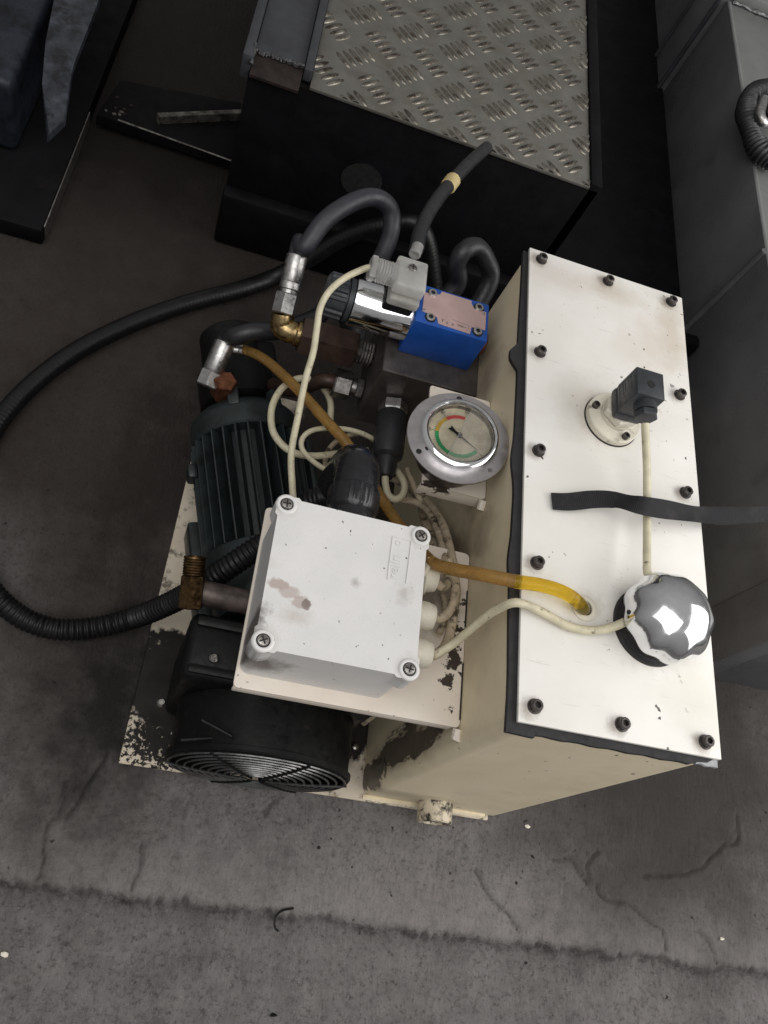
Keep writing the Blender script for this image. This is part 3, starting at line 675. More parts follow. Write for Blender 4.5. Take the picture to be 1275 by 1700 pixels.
obj('plug_hole', MB().cyl((sx + 0.0005, sy - 0.001, pz1 + 0.00005), (sx + 0.0005, sy - 0.001, pz1 + 0.0004), 0.0040, None, 20), 'socket_dark', sw)
em = MB(); xf = sx - 0.01455
def frame_line(y0, z0, y1, z1, w=0.0007): em.box((xf, min(y0, y1) - w / 2, min(z0, z1) - w / 2), (xf + 0.0006, max(y0, y1) + w / 2, max(z0, z1) + w / 2))
zz0, zz1 = pz0 + 0.0155, pz1 - 0.004
for q in ((-0.012, zz0, 0.012, zz0), (-0.012, zz1, 0.012, zz1), (-0.012, zz0, -0.012, zz1), (0.012, zz0, 0.012, zz1), (-0.002, zz0 + 0.006, 0.010, zz0 + 0.006), (-0.002, zz1 - 0.006, 0.010, zz1 - 0.006), (0.0, zz0 + 0.010, 0.009, zz0 + 0.010), (0.0, zz1 - 0.010, 0.009, zz1 - 0.010)):
    frame_line(sy + q[0], q[1], sy + q[2], q[3])
obj('moulded_mark', em, 'black_plastic', sw)

# ---- chrome filler breather cap
cx, cy = 0.1250, 0.1055
cap = obj('filler_cap', MB().lathe([(0, 0.012), (0.0345, 0.012), (0.0385, 0.014), (0.0395, 0.018), (0.0397, 0.021)] + [(0.0397 * math.cos(math.radians(t)), 0.021 + 0.034 * math.sin(math.radians(t))) for t in range(6, 90, 6)] + [(0, 0.055)], 128, T(cx + 0.001, cy + 0.001, ZL + 0.004),
          lambda a, r, h: 1 + 0.034 * math.cos(9 * a + 0.6) * max(0, min(1, (r - 0.027) / 0.012))), 'cap_chrome', unit, 60, label='scalloped chrome filler cap on a black ring')
obj('cap_ring', MB().lathe([(0, 0), (0.0362, 0), (0.0362, 0.0035), (0.035, 0.005), (0.0335, 0.005), (0.032, 0.0058), (0.030, 0.012), (0.027, 0.0155), (0, 0.0155)], 64, T(cx, cy, ZL)), 'gasket_rubber', cap)
for a in (-95, 25, 145, 200): put('screw', SCR, cap, T(cx + 0.0285 * math.cos(math.radians(a)), cy + 0.0285 * math.sin(math.radians(a)), ZL + 0.0125 - 0.003))
obj('vent_hole', MB().cyl(Vector((cx + 0.001, cy + 0.001, ZL + 0.028)) + Vector((-0.0372, -0.004, 0)), Vector((cx + 0.001, cy + 0.001, ZL + 0.028)) + Vector((-0.0402, -0.0045, 0)), 0.0020, None, 12), 'socket_dark', cap)
th = at(970, 1010, z=ZL)
gr = obj('tube_grommet', MB().lathe([(0.0068, 0.0), (0.0120, 0.0), (0.0120, 0.0012), (0.0108, 0.0018), (0.0072, 0.0018), (0.0068, 0.001)], 32, T(th.x, th.y, ZL + 0.0001)), 'gland_white', lid)
obj('tube_hole', MB().cyl((th.x, th.y, ZL + 0.0001), (th.x, th.y, ZL + 0.0004), 0.0067), 'socket_dark', lid)

# ---- junction box bracket
br = MB(); br.prism(rrect(-0.2155, 0.0150, -0.0062, 0.190, 0.004), 0.309, 0.312, None, 0.0006)
bk = obj('junction_box_bracket', br, 'bracket_paint', unit, label='chipped cream shelf carrying the junction box')
lipb = MB(); lipb.box((-0.2150, 0.0152, 0.297), (-0.012, 0.0182, 0.3085), 0.0012); obj('front_lip', lipb, 'bracket_paint', bk)
obj('weld', MB().tube([Vector((-0.0065 + random.uniform(-0.0005, 0.0005), 0.0145 - 0.010 * i / 8, 0.3100 - 0.004 * i / 8)) for i in range(9)], 0.005, 8), 'bracket_paint', bk)
obj('gap_line', MB().box((-0.0072, 0.022, 0.3118), (-0.0058, 0.076, 0.3124)), 'socket_dark', bk)
obj('gap_line', MB().box((-0.0072, 0.112, 0.3118), (-0.0058, 0.150, 0.3124)), 'socket_dark', bk)

# ---- junction box
BX, BY = -0.1468, 0.0945; HB = 0.0665; ZB = 0.393
jb = obj('junction_box', MB().prism(rrect(BX - HB, BY - HB, BX + HB, BY + HB, 0.009), 0.3124, 0.3662), 'box_plastic', unit, label='smudged light grey square junction box')
poly = []
for i in range(240):
    t = 2 * math.pi * i / 240; c, s_ = math.cos(t), math.sin(t)
    r = 0.0672 / max(abs(c), abs(s_))
    lx = math.copysign(0.0610, c); ly = math.copysign(0.0610, s_); d = lx * c + ly * s_; q = 0.0096 ** 2 - (lx * lx + ly * ly - d * d)
    if q > 0: r = max(r if r * max(abs(c), abs(s_)) <= 0.0673 and r < 0.0905 else 0, d + math.sqrt(q))
    poly.append((BX + r * c, BY + r * s_))
obj('box_cover', MB().prism(poly, 0.3668, ZB, None, 0.0022), 'box_plastic', jb, 14)
obj('cover_seam', MB().prism(rrect(BX - HB - 0.0002, BY - HB - 0.0002, BX + HB + 0.0002, BY + HB + 0.0002, 0.009), 0.36615, 0.36695), 'socket_dark', jb)
RIM = mesh_of('screw_rim', MB().lathe([(0.0058, -0.0004), (0.0058, 0.0009), (0.0064, 0.0014), (0.0088, 0.0010), (0.0094, -0.0004)], 32), 'box_plastic', 60)
WELL = mesh_of('screw_well', MB().cyl((0, 0, 0.0001), (0, 0, 0.0003), 0.0060, None, 24), 'socket_dark')
hd = MB(); hd.lathe([(0, 0.0004), (0.0046, 0.0004), (0.0049, 0.0010), (0.0042, 0.0019), (0.0025, 0.0024), (0, 0.0025)], 24)
HEAD = mesh_of('screw', hd, 'screw_steel')
sl_ = MB().box((-0.0034, -0.0006, 0.0019), (0.0034, 0.0006, 0.00275)).box((-0.0006, -0.0034, 0.0018), (0.0006, 0.0034, 0.0028))
SLOT = mesh_of('screw_slot', sl_, 'socket_dark')
for k, (ix, iy) in enumerate(((-1, -1), (1, -1), (1, 1), (-1, 1))):
    M = T(BX + ix * 0.061, BY + iy * 0.061, ZB) @ Matrix.Rotation(0.5 + 0.9 * k, 4, 'Z')
    for nm, me_ in (('screw_rim', RIM), ('screw_well', WELL), ('screw', HEAD), ('screw_slot', SLOT)): put(nm, me_, jb, M)
# raised maker's panel with moulded lettering reading up the box
e = [at(652, 891, z=ZB), at(683, 899, z=ZB), at(674, 969, z=ZB), at(643, 962, z=ZB)]
ctr = sum(e, Vector()) / 4
pan = MB()
for a_, b_, w in ((e[0], e[1], 0.0005), (e[1], e[2], 0.0008), (e[3], e[0], 0.0007)):
    pan.tube([a_ + Vector((0, 0, 0.0001)), b_ + Vector((0, 0, 0.0001))], w, 6)
obj('maker_panel', pan, 'box_plastic', jb)
tx = text_bm('relin', 0.0132, T(ctr.x - 0.0035, ctr.y - 0.0075, ZB - 0.0001) @ Matrix.Rotation(math.radians(88), 4, 'Z'), 0.0007)
obj('moulded_lettering', tx, 'box_plastic', jb)
tx = text_bm('o', 0.011, T(ctr.x - 0.0035, ctr.y + 0.0155, ZB - 0.0001) @ Matrix.Rotation(math.radians(88), 4, 'Z'), 0.0006)
obj('moulded_lettering', tx, 'box_plastic', jb)
for gy in (0.1368, 0.0995, 0.0641):
    gm = obj('cable_gland', MB().hexnut((BX + HB, gy, 0.350), (BX + HB + 0.007, gy, 0.350), 0.0150, 0, 0.4).lathe([(0, 0.007), (0.0128, 0.007), (0.0132, 0.010), (0.0132, 0.020), (0.0115, 0.0265), (0.008, 0.0280), (0, 0.0280)], 24, T(BX + HB, gy, 0.35) @ RX), 'gland_white', jb)
    obj('gland_seal', MB().lathe([(0.0136, 0.0075), (0.0140, 0.0085), (0.0136, 0.0095)], 24, T(BX + HB, gy, 0.35) @ RX), 'oily_pipe', jb)
# cable tie round the far gland
tie = MB(); tie.ring((BX + HB + 0.016, 0.1368, 0.350), (1, 0, 0.2), 0.0145, 0.0018, 32, 6)
tie.box((-0.004, -0.003, -0.003), (0.004, 0.003, 0.003), 0.001, 1, T(BX + HB + 0.017, 0.150, 0.362) @ Matrix.Rotation(0.5, 4, 'Z'))
tie.tube([Vector((BX + HB + 0.017, 0.147, 0.362)), Vector((BX + HB + 0.012, 0.138, 0.366)), Vector((BX + HB + 0.008, 0.130, 0.364))], 0.0024, 6)
obj('cable_tie', tie, 'gland_white', jb)
# black elbow gland on the far side
el = MB(); ex = -0.1425
el.lathe([(0, 0), (0.0235, 0), (0.0235, 0.006), (0.0205, 0.007), (0.0205, 0.018), (0.0222, 0.020), (0.0238, 0.0235), (0.0240, 0.0415), (0.0222, 0.043), (0, 0.043)], 96, frame((ex, BY + HB, 0.357), (0, 1, 0)),
         lambda a, r, h: 1 + (0.022 * math.cos(32 * a) * (1 if math.cos(4 * a) > -0.1 else 0) if 0.0234 < h < 0.0416 else 0))
elb = obj('conduit_elbow', el, 'gloss_black', jb, label='ribbed black conduit elbow behind the junction box')
e2 = MB(); path = spline([(ex, BY + HB + 0.0425, 0.357), (ex, BY + HB + 0.056, 0.357), (ex, BY + HB + 0.072, 0.350), (ex - 0.001, BY + HB + 0.082, 0.332), (ex - 0.002, BY + HB + 0.085, 0.305), (ex - 0.002, BY + HB + 0.085, 0.285)], 0.003)
e2.tube(path, 0.02, 24, rfun=lambda i, t: 0.0218 if t < 0.45 else 0.0205)
obj('elbow_bend', e2, 'gloss_black', jb)
e3 = MB(); Mx = frame(path[5], (path[6] - path[4])); e3.lathe([(0.0205, -0.004), (0.0222, -0.003), (0.0222, 0.003), (0.0205, 0.004)], 32, Mx, lambda a, r, h: 1 + 0.02 * math.cos(14 * a))
obj('elbow_ring', e3, 'gloss_black', jb)

# ---- manifold and valve
MX0, MX1, MY0, MY1, MZ0, MZ1 = -0.118, -0.0062, 0.389, 0.492, 0.198, 0.307
man = obj('manifold_block', MB().box((MX0, MY0, MZ0), (MX1, MY1, MZ1), 0.0012, 1), 'manifold_steel', unit, label='dark machined steel manifold block under the blue valve')
VX0, VX1, VY0, VY1, VZ0, VZ1 = -0.1035, -0.020, 0.4187, 0.4712, 0.3073, 0.3634
val = obj('directional_valve', MB().box((VX0, VY0, VZ0), (VX1, VY1, VZ1), 0.0016, 2), 'valve_blue', unit, label='blue painted solenoid valve block')
zp = [(140, 155), (395, 195), (425, 118), (915, 255), (905, 335), (955, 425), (1145, 480), (1130, 775), (905, 722), (880, 835), (365, 665), (345, 560), (105, 460)]
zq = [at(690 + x * 0.10196, 470 + y * 0.10196, z=VZ1) for x, y in zp]
obj('nameplate', MB().prism([(max(q.x, VX0 + 0.003), min(q.y, VY1 - 0.003)) for q in zq][::-1], VZ1 + 0.0001, VZ1 + 0.0007), 'nameplate', val, 0, label='pinkish metal nameplate with handwriting')
for k, (x, y) in enumerate(((315, 140), (985, 370), (265, 605), (960, 805))):
    q = at(690 + x * 0.10196, 470 + y * 0.10196, z=VZ1)
    q.x = (VX0 + 0.0165, VX1 - 0.0125)[k in (1, 3)]; q.y = (VY1 - 0.0095, VY0 + 0.0095)[k in (2, 3)]
    sc = obj('cap_screw', MB().lathe([(0.0050, 0), (0.0050, 0.0018), (0.0045, 0.0024), (0.0026, 0.0024), (0.0026, 0.0004), (0, 0.0004)], 24, T(q.x, q.y, VZ1 + 0.0003)), 'zinc', val)
    obj('screw_socket', MB().cyl((q.x, q.y, VZ1 + 0.0007), (q.x, q.y, VZ1 + 0.0012), 0.0026, None, 6), 'socket_dark', val)
    obj('counterbore', MB().cyl((q.x, q.y, VZ1 - 0.0005), (q.x, q.y, VZ1 + 0.00025 + (0.0007 if k == 0 else 0.0007) - 0.0004), 0.0062, None, 24), 'socket_dark', val)
for (x, y) in ((140, 437), (1105, 495)):
    q = at(690 + x * 0.10196, 470 + y * 0.10196, z=VZ1 + 0.0008)
    obj('rivet', MB().lathe([(0.0017, 0), (0.0015, 0.0005), (0.0007, 0.0008), (0.0006, 0.0003), (0, 0.0003)], 16, Matrix.Translation(q)), 'zinc', val)
for body, x, y, sz in (('Y', 440, 610, 0.006), ('\u0394', 512, 645, 0.004), ('8', 605, 675, 0.004)):
    q = at(690 + x * 0.10196, 470 + y * 0.10196, z=VZ1 + 0.0008)
    obj('ink_mark', text_bm(body, sz, Matrix.Translation(q) @ Matrix.Rotation(-0.1, 4, 'Z'), 0.00005), 'plate_ink', val, 0)
ink = [(675, 665), (720, 690), (690, 700), (740, 680), (735, 720), (770, 690), (765, 715), (800, 722), (830, 728)]
obj('ink_mark', MB().tube(spline([at(690 + x * 0.10196, 470 + y * 0.10196, z=VZ1 + 0.0008) for x, y in ink], 0.0006), 0.00022, 4), 'plate_ink', val)
ink = [(600, 590), (720, 640), (860, 690), (870, 720), (820, 800)]
obj('ink_mark', MB().tube(spline([at(690 + x * 0.10196, 470 + y * 0.10196, z=VZ1 + 0.0008) for x, y in ink], 0.0006), 0.00012, 4), 'plate_ink', val)
obj('end_plug', MB().lathe([(0, 0), (0.0135, 0), (0.0135, 0.006), (0.012, 0.0075), (0.006, 0.0075), (0.006, 0.005), (0, 0.005)], 32, T(VX1, 0.4395, 0.335) @ RX), 'copper', val)
sy_, sz_ = 0.4450, 0.3345
LX = Matrix.Rotation(math.radians(-90), 4, 'Y')
sol = obj('solenoid', MB().lathe([(0, 0), (0.0262, 0), (0.0262, 0.062), (0.0255, 0.0645), (0.0225, 0.0655), (0, 0.0655)], 64, T(VX0, sy_, sz_) @ LX), 'chrome', val, label='chrome solenoid can')
obj('solenoid_nut', MB().lathe([(0, 0.0657), (0.0235, 0.0657), (0.0238, 0.071), (0.0205, 0.0715), (0.0205, 0.073), (0.0236, 0.0735), (0.0232, 0.092), (0.021, 0.0945), (0.012, 0.0955), (0, 0.0955)], 96, T(VX0, sy_, sz_) @ LX,
      lambda a, r, h: 1 + (0.05 * (1 if math.cos(16 * a) > 0 else -1) if 0.0732 < h < 0.0926 else 0)), 'black_plastic', val, 30)
obj('plug_socket', MB().box((-0.1400, 0.4285, 0.345), (-0.1065, 0.4620, 0.3668), 0.003), 'gloss_black', val)
cc = MB(); cc.box((-0.1385, 0.4245, 0.3670), (-0.1040, 0.4660, 0.3790), 0.0035, 3); cc.box((-0.1375, 0.4300, 0.3792), (-0.1040, 0.4700, 0.3965), 0.0032, 3)
cp = obj('clear_plug', cc, 'clear_plastic', val, label='clear plastic plug on top of the solenoid')
cg = MB(); cg.lathe([(0, 0.0), (0.0128, 0.0)] + [(0.0128 - 0.0009 * (k % 2), 0.0015 * (k + 1)) for k in range(12)] + [(0.0118, 0.0195), (0, 0.0195)], 32, T(-0.1377, 0.4495, 0.3855) @ LX)
obj('clear_gland', cg, 'clear_plastic', val)
obj('clear_gland_nut', MB().hexnut((-0.1574, 0.4495, 0.3855), (-0.1645, 0.4495, 0.3855), 0.0136, 0, 0.2), 'clear_plastic', val)
q = at(685, 445, z=0.3966)
put('screw', HEAD, val, T(q.x, q.y, 0.3965)); put('screw_slot', SLOT, val, T(q.x, q.y, 0.3965))
obj('circuit_board', MB().box((-0.132, 0.434, 0.3685), (-0.110, 0.452, 0.3765), 0.001), 'gland_white', val)
obj('plug_nub', MB().cyl(at(688, 424, z=0.388), at(694, 408, z=0.388), 0.0065, None, 16, 0.001), 'clear_plastic', val)

# ---- fittings on the manifold's left face
fy, fz = 0.4490, 0.250
cv = MB(); cv.lathe([(0, 0), (0.0225, 0), (0.0238, 0.002), (0.0238, 0.064), (0.0225, 0.066), (0, 0.066)], 6, T(-0.1405, fy, fz) @ LX @ Matrix.Rotation(0.35, 4, 'Z'))
cvo = obj('check_valve', cv, 'brown_steel', unit, label='rusty brown hexagonal check valve body')
obj('threaded_end', MB().lathe([(0, -0.022), (0.0135, -0.022)] + [(0.0145 - 0.0012 * (k % 2), -0.020 + 0.0018 * k) for k in range(10)] + [(0.0165, 0), (0, 0)], 24, T(-0.1405, fy, fz) @ LX), 'steel_dull', cvo)
eb = MB(); b0 = Vector((-0.2068, fy, fz)); b1 = Vector((-0.2290, fy + 0.001, fz + 0.001)); b2 = at(470, 522, z=0.262)
eb.lathe([(0, 0), (0.0150, 0), (0.0152, 0.004), (0.0132, 0.006), (0.0132, 0.012), (0, 0.012)], 32, frame(b0, (-1, 0, 0)))
eb.tube(spline([b0 + Vector((-0.010, 0, 0)), b1 + Vector((0.004, 0, 0)), b1 + Vector((-0.001, 0.003, 0.001)), b1 + (b2 - b1) * 0.6, b2], 0.002), 0.0135, 20)
obj('brass_elbow', eb, 'brass', unit, label='brass hose elbow')
fd = (at(487, 452, z=0.290) - b2).normalized()
fer = MB(); fer.hexnut(b2 + fd * 0.0, b2 + fd * 0.024, 0.0138, 0, 0.2); fo = obj('hose_nut', fer, 'zinc', unit)
fer = MB(); fer.lathe([(0, 0.0242), (0.0098, 0.0242), (0.0098, 0.028), (0.0118, 0.029), (0.0118, 0.036), (0.0113, 0.037), (0.0118, 0.038), (0.0121, 0.066), (0.0114, 0.0675), (0, 0.0675)], 32, frame(b2, fd))
obj('hose_ferrule', fer, 'zinc', unit); HOSE1_START = b2 + fd * 0.064; HOSE1_DIR = fd
f2 = at(583, 642, z=0.222)
fm = MB(); fm.hexnut((MX0 - 0.0005, f2.y, f2.z), (MX0 - 0.010, f2.y, f2.z), 0.0125, 0, 0.1); fm.hexnut((MX0 - 0.016, f2.y, f2.z), (MX0 - 0.037, f2.y, f2.z), 0.0175, 0, 0.3); fm.cyl((MX0 - 0.009, f2.y, f2.z), (MX0 - 0.017, f2.y, f2.z), 0.0095, None, 20)
obj('pipe_union', fm, 'steel_dull', unit, label='steel pipe union on the manifold')
fm = MB(); fm.tube(spline([(MX0 - 0.036, f2.y, f2.z), (MX0 - 0.05, f2.y, f2.z - 0.004), (MX0 - 0.075, f2.y + 0.01, f2.z - 0.05), (-0.215, 0.455, 0.13)], 0.005), 0.0095, 16); obj('steel_pipe', fm, 'brown_steel', unit)

# ---- pressure switch on the manifold's front face
psx, psz = -0.0865, 0.252
ps = MB(); ps.lathe([(0, 0.016), (0.0165, 0.016), (0.0178, 0.018), (0.0178, 0.066), (0.0165, 0.072), (0.0120, 0.076), (0.0112, 0.088), (0.0085, 0.098), (0, 0.098)], 32, frame((psx, MY0, psz), (0.004, -1, -0.02)))
pso = obj('pressure_switch', ps, 'rubber', unit, label='black pressure switch in front of the manifold')
obj('switch_hex', MB().hexnut((psx, MY0 - 0.001, psz), (psx, MY0 - 0.0155, psz), 0.0172, 0, 0.3), 'zinc', pso)

# ---- gauge and its bracket
gb = MB(); gb.prism(rrect(-0.0740, 0.2370, -0.0062, 0.3560, 0.003), 0.3425, 0.3455)
gbo = obj('gauge_bracket', gb, 'bracket_paint', unit, label='cream bracket holding the gauge to the tank')
obj('side_rib', MB().box((-0.0740, 0.2372, 0.325), (-0.0066, 0.2400, 0.3422), 0.0006), 'bracket_paint', gbo)
obj('weld', MB().tube([Vector((-0.0075, 0.2365 - 0.008 * i / 6, 0.344 - 0.006 * i / 6)) for i in range(7)], 0.0042, 8), 'bracket_paint', gbo)
GN = Vector((-0.13, 0.0, 1)).normalized(); GC = Vector((-0.0555, 0.2705, 0.390))
GM = frame(GC, GN)
# local axes of the dial: lx along world +x, ly along world +y
ly = GN.cross(Vector((1, 0, 0))).normalized(); lx = ly.cross(GN).normalized()
GM = Matrix(((lx.x, ly.x, GN.x, GC.x), (lx.y, ly.y, GN.y, GC.y), (lx.z, ly.z, GN.z, GC.z), (0, 0, 0, 1)))
gau = obj('pressure_gauge', MB().lathe([(0.030, -0.003), (0.0503, -0.003), (0.0508, -0.0022), (0.0508, -0.0006), (0.0503, 0.0), (0.0385, 0.0002), (0.030, 0.0002)], 72, GM), 'flange_steel', unit, label='round steel pressure gauge with green, yellow and red arcs')
obj('bezel', MB().lathe([(0.0390, 0.0), (0.0392, 0.004), (0.0382, 0.0085), (0.0360, 0.0105), (0.0340, 0.0108), (0.0330, 0.0095), (0.0325, 0.002), (0.0325, -0.002)], 72, GM), 'chrome', gau)
obj('case', MB().lathe([(0, -0.045), (0.030, -0.045), (0.033, -0.042), (0.033, -0.0032), (0.031, -0.0032)], 40, GM), 'steel_dull', gau)
obj('dial', MB().lathe([(0, 0.0), (0.0326, 0.0)], 64, GM @ T(0, 0, 0.0010)), 'dial_face', gau)
obj('dial_wall', MB().lathe([(0.0324, 0.0008), (0.0324, 0.009), (0.0318, 0.009), (0.0318, 0.0008)], 64, GM), 'steel_dull', gau)
def arc(r0, r1, a0, a1, z):
    mb = MB(); n = max(4, int(abs(a1 - a0) / 4)); v = []; f = []
    for i in range(n + 1):
        t = math.radians(a0 + (a1 - a0) * i / n); v += [GM @ Vector((r0 * math.cos(t), r0 * math.sin(t), z)), GM @ Vector((r1 * math.cos(t), r1 * math.sin(t), z))]
    for i in range(n): f.append((2 * i, 2 * i + 1, 2 * i + 3, 2 * i + 2))
    mb._add(v, f); return mb
A50, A0 = 78, -36
ang = lambda v: 78 + (324 - 78) * (50 - v) / 50
obj('green_arc', arc(0.0200, 0.0238, ang(0), ang(30), 0.0013), 'dial_green', gau)
obj('yellow_arc', arc(0.0200, 0.0238, ang(30), ang(40), 0.0013), 'dial_yellow', gau)
obj('red_arc', arc(0.0200, 0.0238, ang(40), ang(50), 0.0013), 'dial_red', gau)
tk = MB()
for v in range(0, 51, 1):
    t = math.radians(ang(v)); L = 0.0040 if v % 10 == 0 else 0.0022 if v % 5 == 0 else 0.0010
    tk.tube([GM @ Vector((r * math.cos(t), r * math.sin(t), 0.0015)) for r in (0.0236, 0.0240 + L)], 0.00022 if v % 10 == 0 else 0.00014, 4)
obj('scale_ticks', tk, 'plate_ink', gau)
for v in range(0, 51, 10):
    t = math.radians(ang(v))
    obj('scale_number', text_bm(str(v), 0.0050, GM @ T(0.0296 * math.cos(t), 0.0296 * math.sin(t), 0.0014) @ Matrix.Rotation(t - math.pi / 2 + math.pi * 0, 4, 'Z'), 0.00003), 'plate_ink', gau, 0)
t = math.radians(ang(0)); dn = Vector((math.cos(t), math.sin(t), 0)); pn = Vector((-dn.y, dn.x, 0))
nd = MB(); nd._add([GM @ (dn * a + pn * b + Vector((0, 0, 0.0032))) for a, b in ((0.0235, 0.0002), (0.0235, -0.0002), (0.0, -0.0011), (-0.006, -0.0013), (-0.0125, -0.0030), (-0.0115, 0.0), (-0.0125, 0.0030), (-0.006, 0.0013), (0.0, 0.0011))], [tuple(range(9))])
nd.lathe([(0, 0.0022), (0.0028, 0.0022), (0.0028, 0.0042), (0.0018, 0.0048), (0, 0.0048)], 20, GM)
obj('needle', nd, 'oily_black', gau)
obj('gauge_glass', MB().lathe([(0, 0.0068), (0.0318, 0.0068), (0.0318, 0.0080), (0, 0.0080)], 48, GM), 'glass', gau)
# liquid filling the right part of the dial, its meniscus a bright line
c0, c1 = math.radians(72), math.radians(-112)
lf = MB(); pts = [(0.0312 * math.cos(c1 + (c0 - c1) * i / 30), 0.0312 * math.sin(c1 + (c0 - c1) * i / 30)) for i in range(31)]
lf.prism(pts, 0.0050, 0.0056, GM); obj('liquid_film', lf, 'milky_film', gau)
obj('meniscus', MB().tube([GM @ Vector((*pts[0], 0.0054)), GM @ Vector((*pts[-1], 0.0054))], 0.00045, 6), 'clear_plastic', gau)
for hp in ((763, 662), (688, 747)):
    q = at(*hp, z=GC.z + 0.001); v = GM.inverted() @ q; a_ = math.atan2(v.y, v.x)
    obj('flange_hole', MB().cyl(GM @ Vector((0.0445 * math.cos(a_), 0.0445 * math.sin(a_), -0.001)), GM @ Vector((0.0445 * math.cos(a_), 0.0445 * math.sin(a_), 0.0003)), 0.0028, None, 20), 'socket_dark', gau)
a_ = math.radians(-43)
obj('flange_hole', MB().cyl(GM @ Vector((0.0445 * math.cos(a_), 0.0445 * math.sin(a_), -0.001)), GM @ Vector((0.0445 * math.cos(a_), 0.0445 * math.sin(a_), 0.0003)), 0.0024, None, 20), 'steel_dull', gau)

# ---- electric motor, set askew on the plate
th_ = math.radians(17); dm = Vector((math.sin(th_), -math.cos(th_), 0)); nm_ = Vector((math.cos(th_), math.sin(th_), 0))
o_ = nm_ * -0.108 + Vector((0, 0, 0.087))
MM = Matrix(((nm_.x, 0, dm.x, o_.x), (nm_.y, 0, dm.y, o_.y), (0, 1, 0, o_.z), (0, 0, 0, 1)))
MM = Matrix(((-nm_.x, 0, dm.x, o_.x), (-nm_.y, 0, dm.y, o_.y), (0, 1, 0, o_.z), (0, 0, 0, 1)))
mo = MB()
mo.lathe([(0, -0.482), (0.040, -0.482), (0.044, -0.478), (0.060, -0.470), (0.067, -0.462), (0.0685, -0.455), (0.0685, -0.433), (0.0665, -0.431), (0.0490, -0.430), (0.0490, -0.283), (0.0690, -0.282), (0.0705, -0.279), (0.0705, -0.266), (0.069, -0.264), (0.066, -0.263), (0.066, -0.215), (0.063, -0.205), (0.05, -0.199), (0, -0.199)], 72, MM)
motor = obj('electric_motor', mo, 'motor_paint', unit, label='dark green finned electric motor')
fn = MB(); fn.prism([(0.0470, -0.0024), (0.0702, -0.0012), (0.0708, 0), (0.0702, 0.0012), (0.0470, 0.0024)], -0.4305, -0.2815)
FIN = mesh_of('fin', fn, 'motor_paint', 30)
for k in range(28):
    a_ = 360 / 28 * k + 4
    if 235 < a_ % 360 < 305: continue
    put('fin', FIN, motor, MM @ Matrix.Rotation(math.radians(a_), 4, 'Z'))
lug = MB(); lug.box((0.066, -0.012, -0.405), (0.0785, 0.012, -0.385), 0.004, 2, MM); obj('lifting_lug', lug, 'motor_paint', motor)
ft = MB(); ft.box((0.050, -0.0795, -0.345), (0.0790, -0.030, -0.215), 0.004, 2, MM); obj('foot', ft, 'motor_paint', motor)
ft = MB(); ft.box((-0.0790, -0.0795, -0.345), (-0.050, -0.030, -0.215), 0.004, 2, MM); obj('foot', ft, 'motor_paint', motor)
sd = MB(); sd.box((-0.074, -0.04, -0.42), (-0.0645, 0.045, -0.27), 0.004, 2, MM); obj('terminal_cover', sd, 'motor_paint', motor)
for a_ in (70, 118): obj('shield_ear', MB().box((0.056, -0.007, -0.480), (0.0695, 0.007, -0.4565), 0.002, 2, MM @ Matrix.Rotation(math.radians(a_), 4, 'Z')), 'motor_paint', motor)

# ---- pump behind the motor
pm = MB(); pm.lathe([(0, -0.60), (0.040, -0.60), (0.043, -0.597), (0.043, -0.54), (0.052, -0.535), (0.052, -0.488), (0.045, -0.4835), (0, -0.4835)], 40, MM)
pump = obj('gear_pump', pm, 'oily_black', unit, label='oily black pump behind the motor')
pb = MB(); pb.box((-0.05, -0.045, -0.575), (0.030, 0.035, -0.510), 0.008, 2, MM); obj('pump_head', pb, 'oily_black', pump)
q = at(398, 581, z=0.168); obj('tube_stub', MB().lathe([(0, -0.012), (0.0075, -0.012), (0.0075, -0.002), (0.0062, -0.001), (0.0075, 0.003), (0.0062, 0.006), (0.0075, 0.009), (0, 0.009)], 20, frame(q, (1, 0.1, 0.1))), 'zinc', pump)
q = at(372, 640, z=0.150)
obj('copper_union', MB().hexnut(q - Vector((0, 0, 0.02)), q + Vector((0, 0, 0.012)), 0.0145, 0, 0.2), 'copper', pump)
u0, u1 = at(349, 627, z=0.152), at(370, 578, z=0.172)
du = (u1 - u0).normalized()
obj('hose_nut', MB().hexnut(u0 - du * 0.012, u0 + du * 0.008, 0.0138, 0, 0.5), 'zinc', pump)
obj('hose_ferrule', MB().lathe([(0, 0.008), (0.0112, 0.008), (0.0126, 0.010), (0.0128, 0.044), (0.0122, 0.046), (0, 0.046)], 28, frame(u0, du)), 'zinc', pump)
HOSE2_START = u0 + du * 0.042; HOSE2_DIR = du

# ---- oil cooler with fan at the front
fx, fzc, fr = -0.1495, 0.098, 0.0985
co = MB(); co.lathe([(fr - 0.006, 0), (fr, 0), (fr + 0.0015, 0.002), (fr + 0.0015, 0.006), (fr - 0.002, 0.007), (fr - 0.002, 0.062), (fr - 0.005, 0.062), (fr - 0.005, 0.002)], 72, frame((fx, -0.0140, fzc), (0, 1, 0)))
cool = obj('oil_cooler', co, 'oily_black', unit, label='oil-soaked black fan cooler at the front')
obj('radiator', MB().box((-0.256, 0.0485, 0.0062), (-0.043, 0.118, 0.192), 0.010, 3), 'oily_black', cool)
obj('radiator_rib', MB().box((-0.250, 0.0525, 0.1900), (-0.050, 0.062, 0.1965), 0.003, 2), 'oily_black', cool)
obj('radiator_rib', MB().box((-0.250, 0.1010, 0.1900), (-0.050, 0.112, 0.1975), 0.003, 2), 'oily_black', cool)
wr = MB(); 
for k in range(10):
    R_ = fr - 0.004 - k * 0.0086
    rg = MB().ring((fx, -0.0155 - 0.006 * (1 - (R_ / fr) ** 2), fzc), (0, 1, 0), R_, 0.00125, 56, 6)
    obj('grille_ring', rg, 'grille_wire', cool)
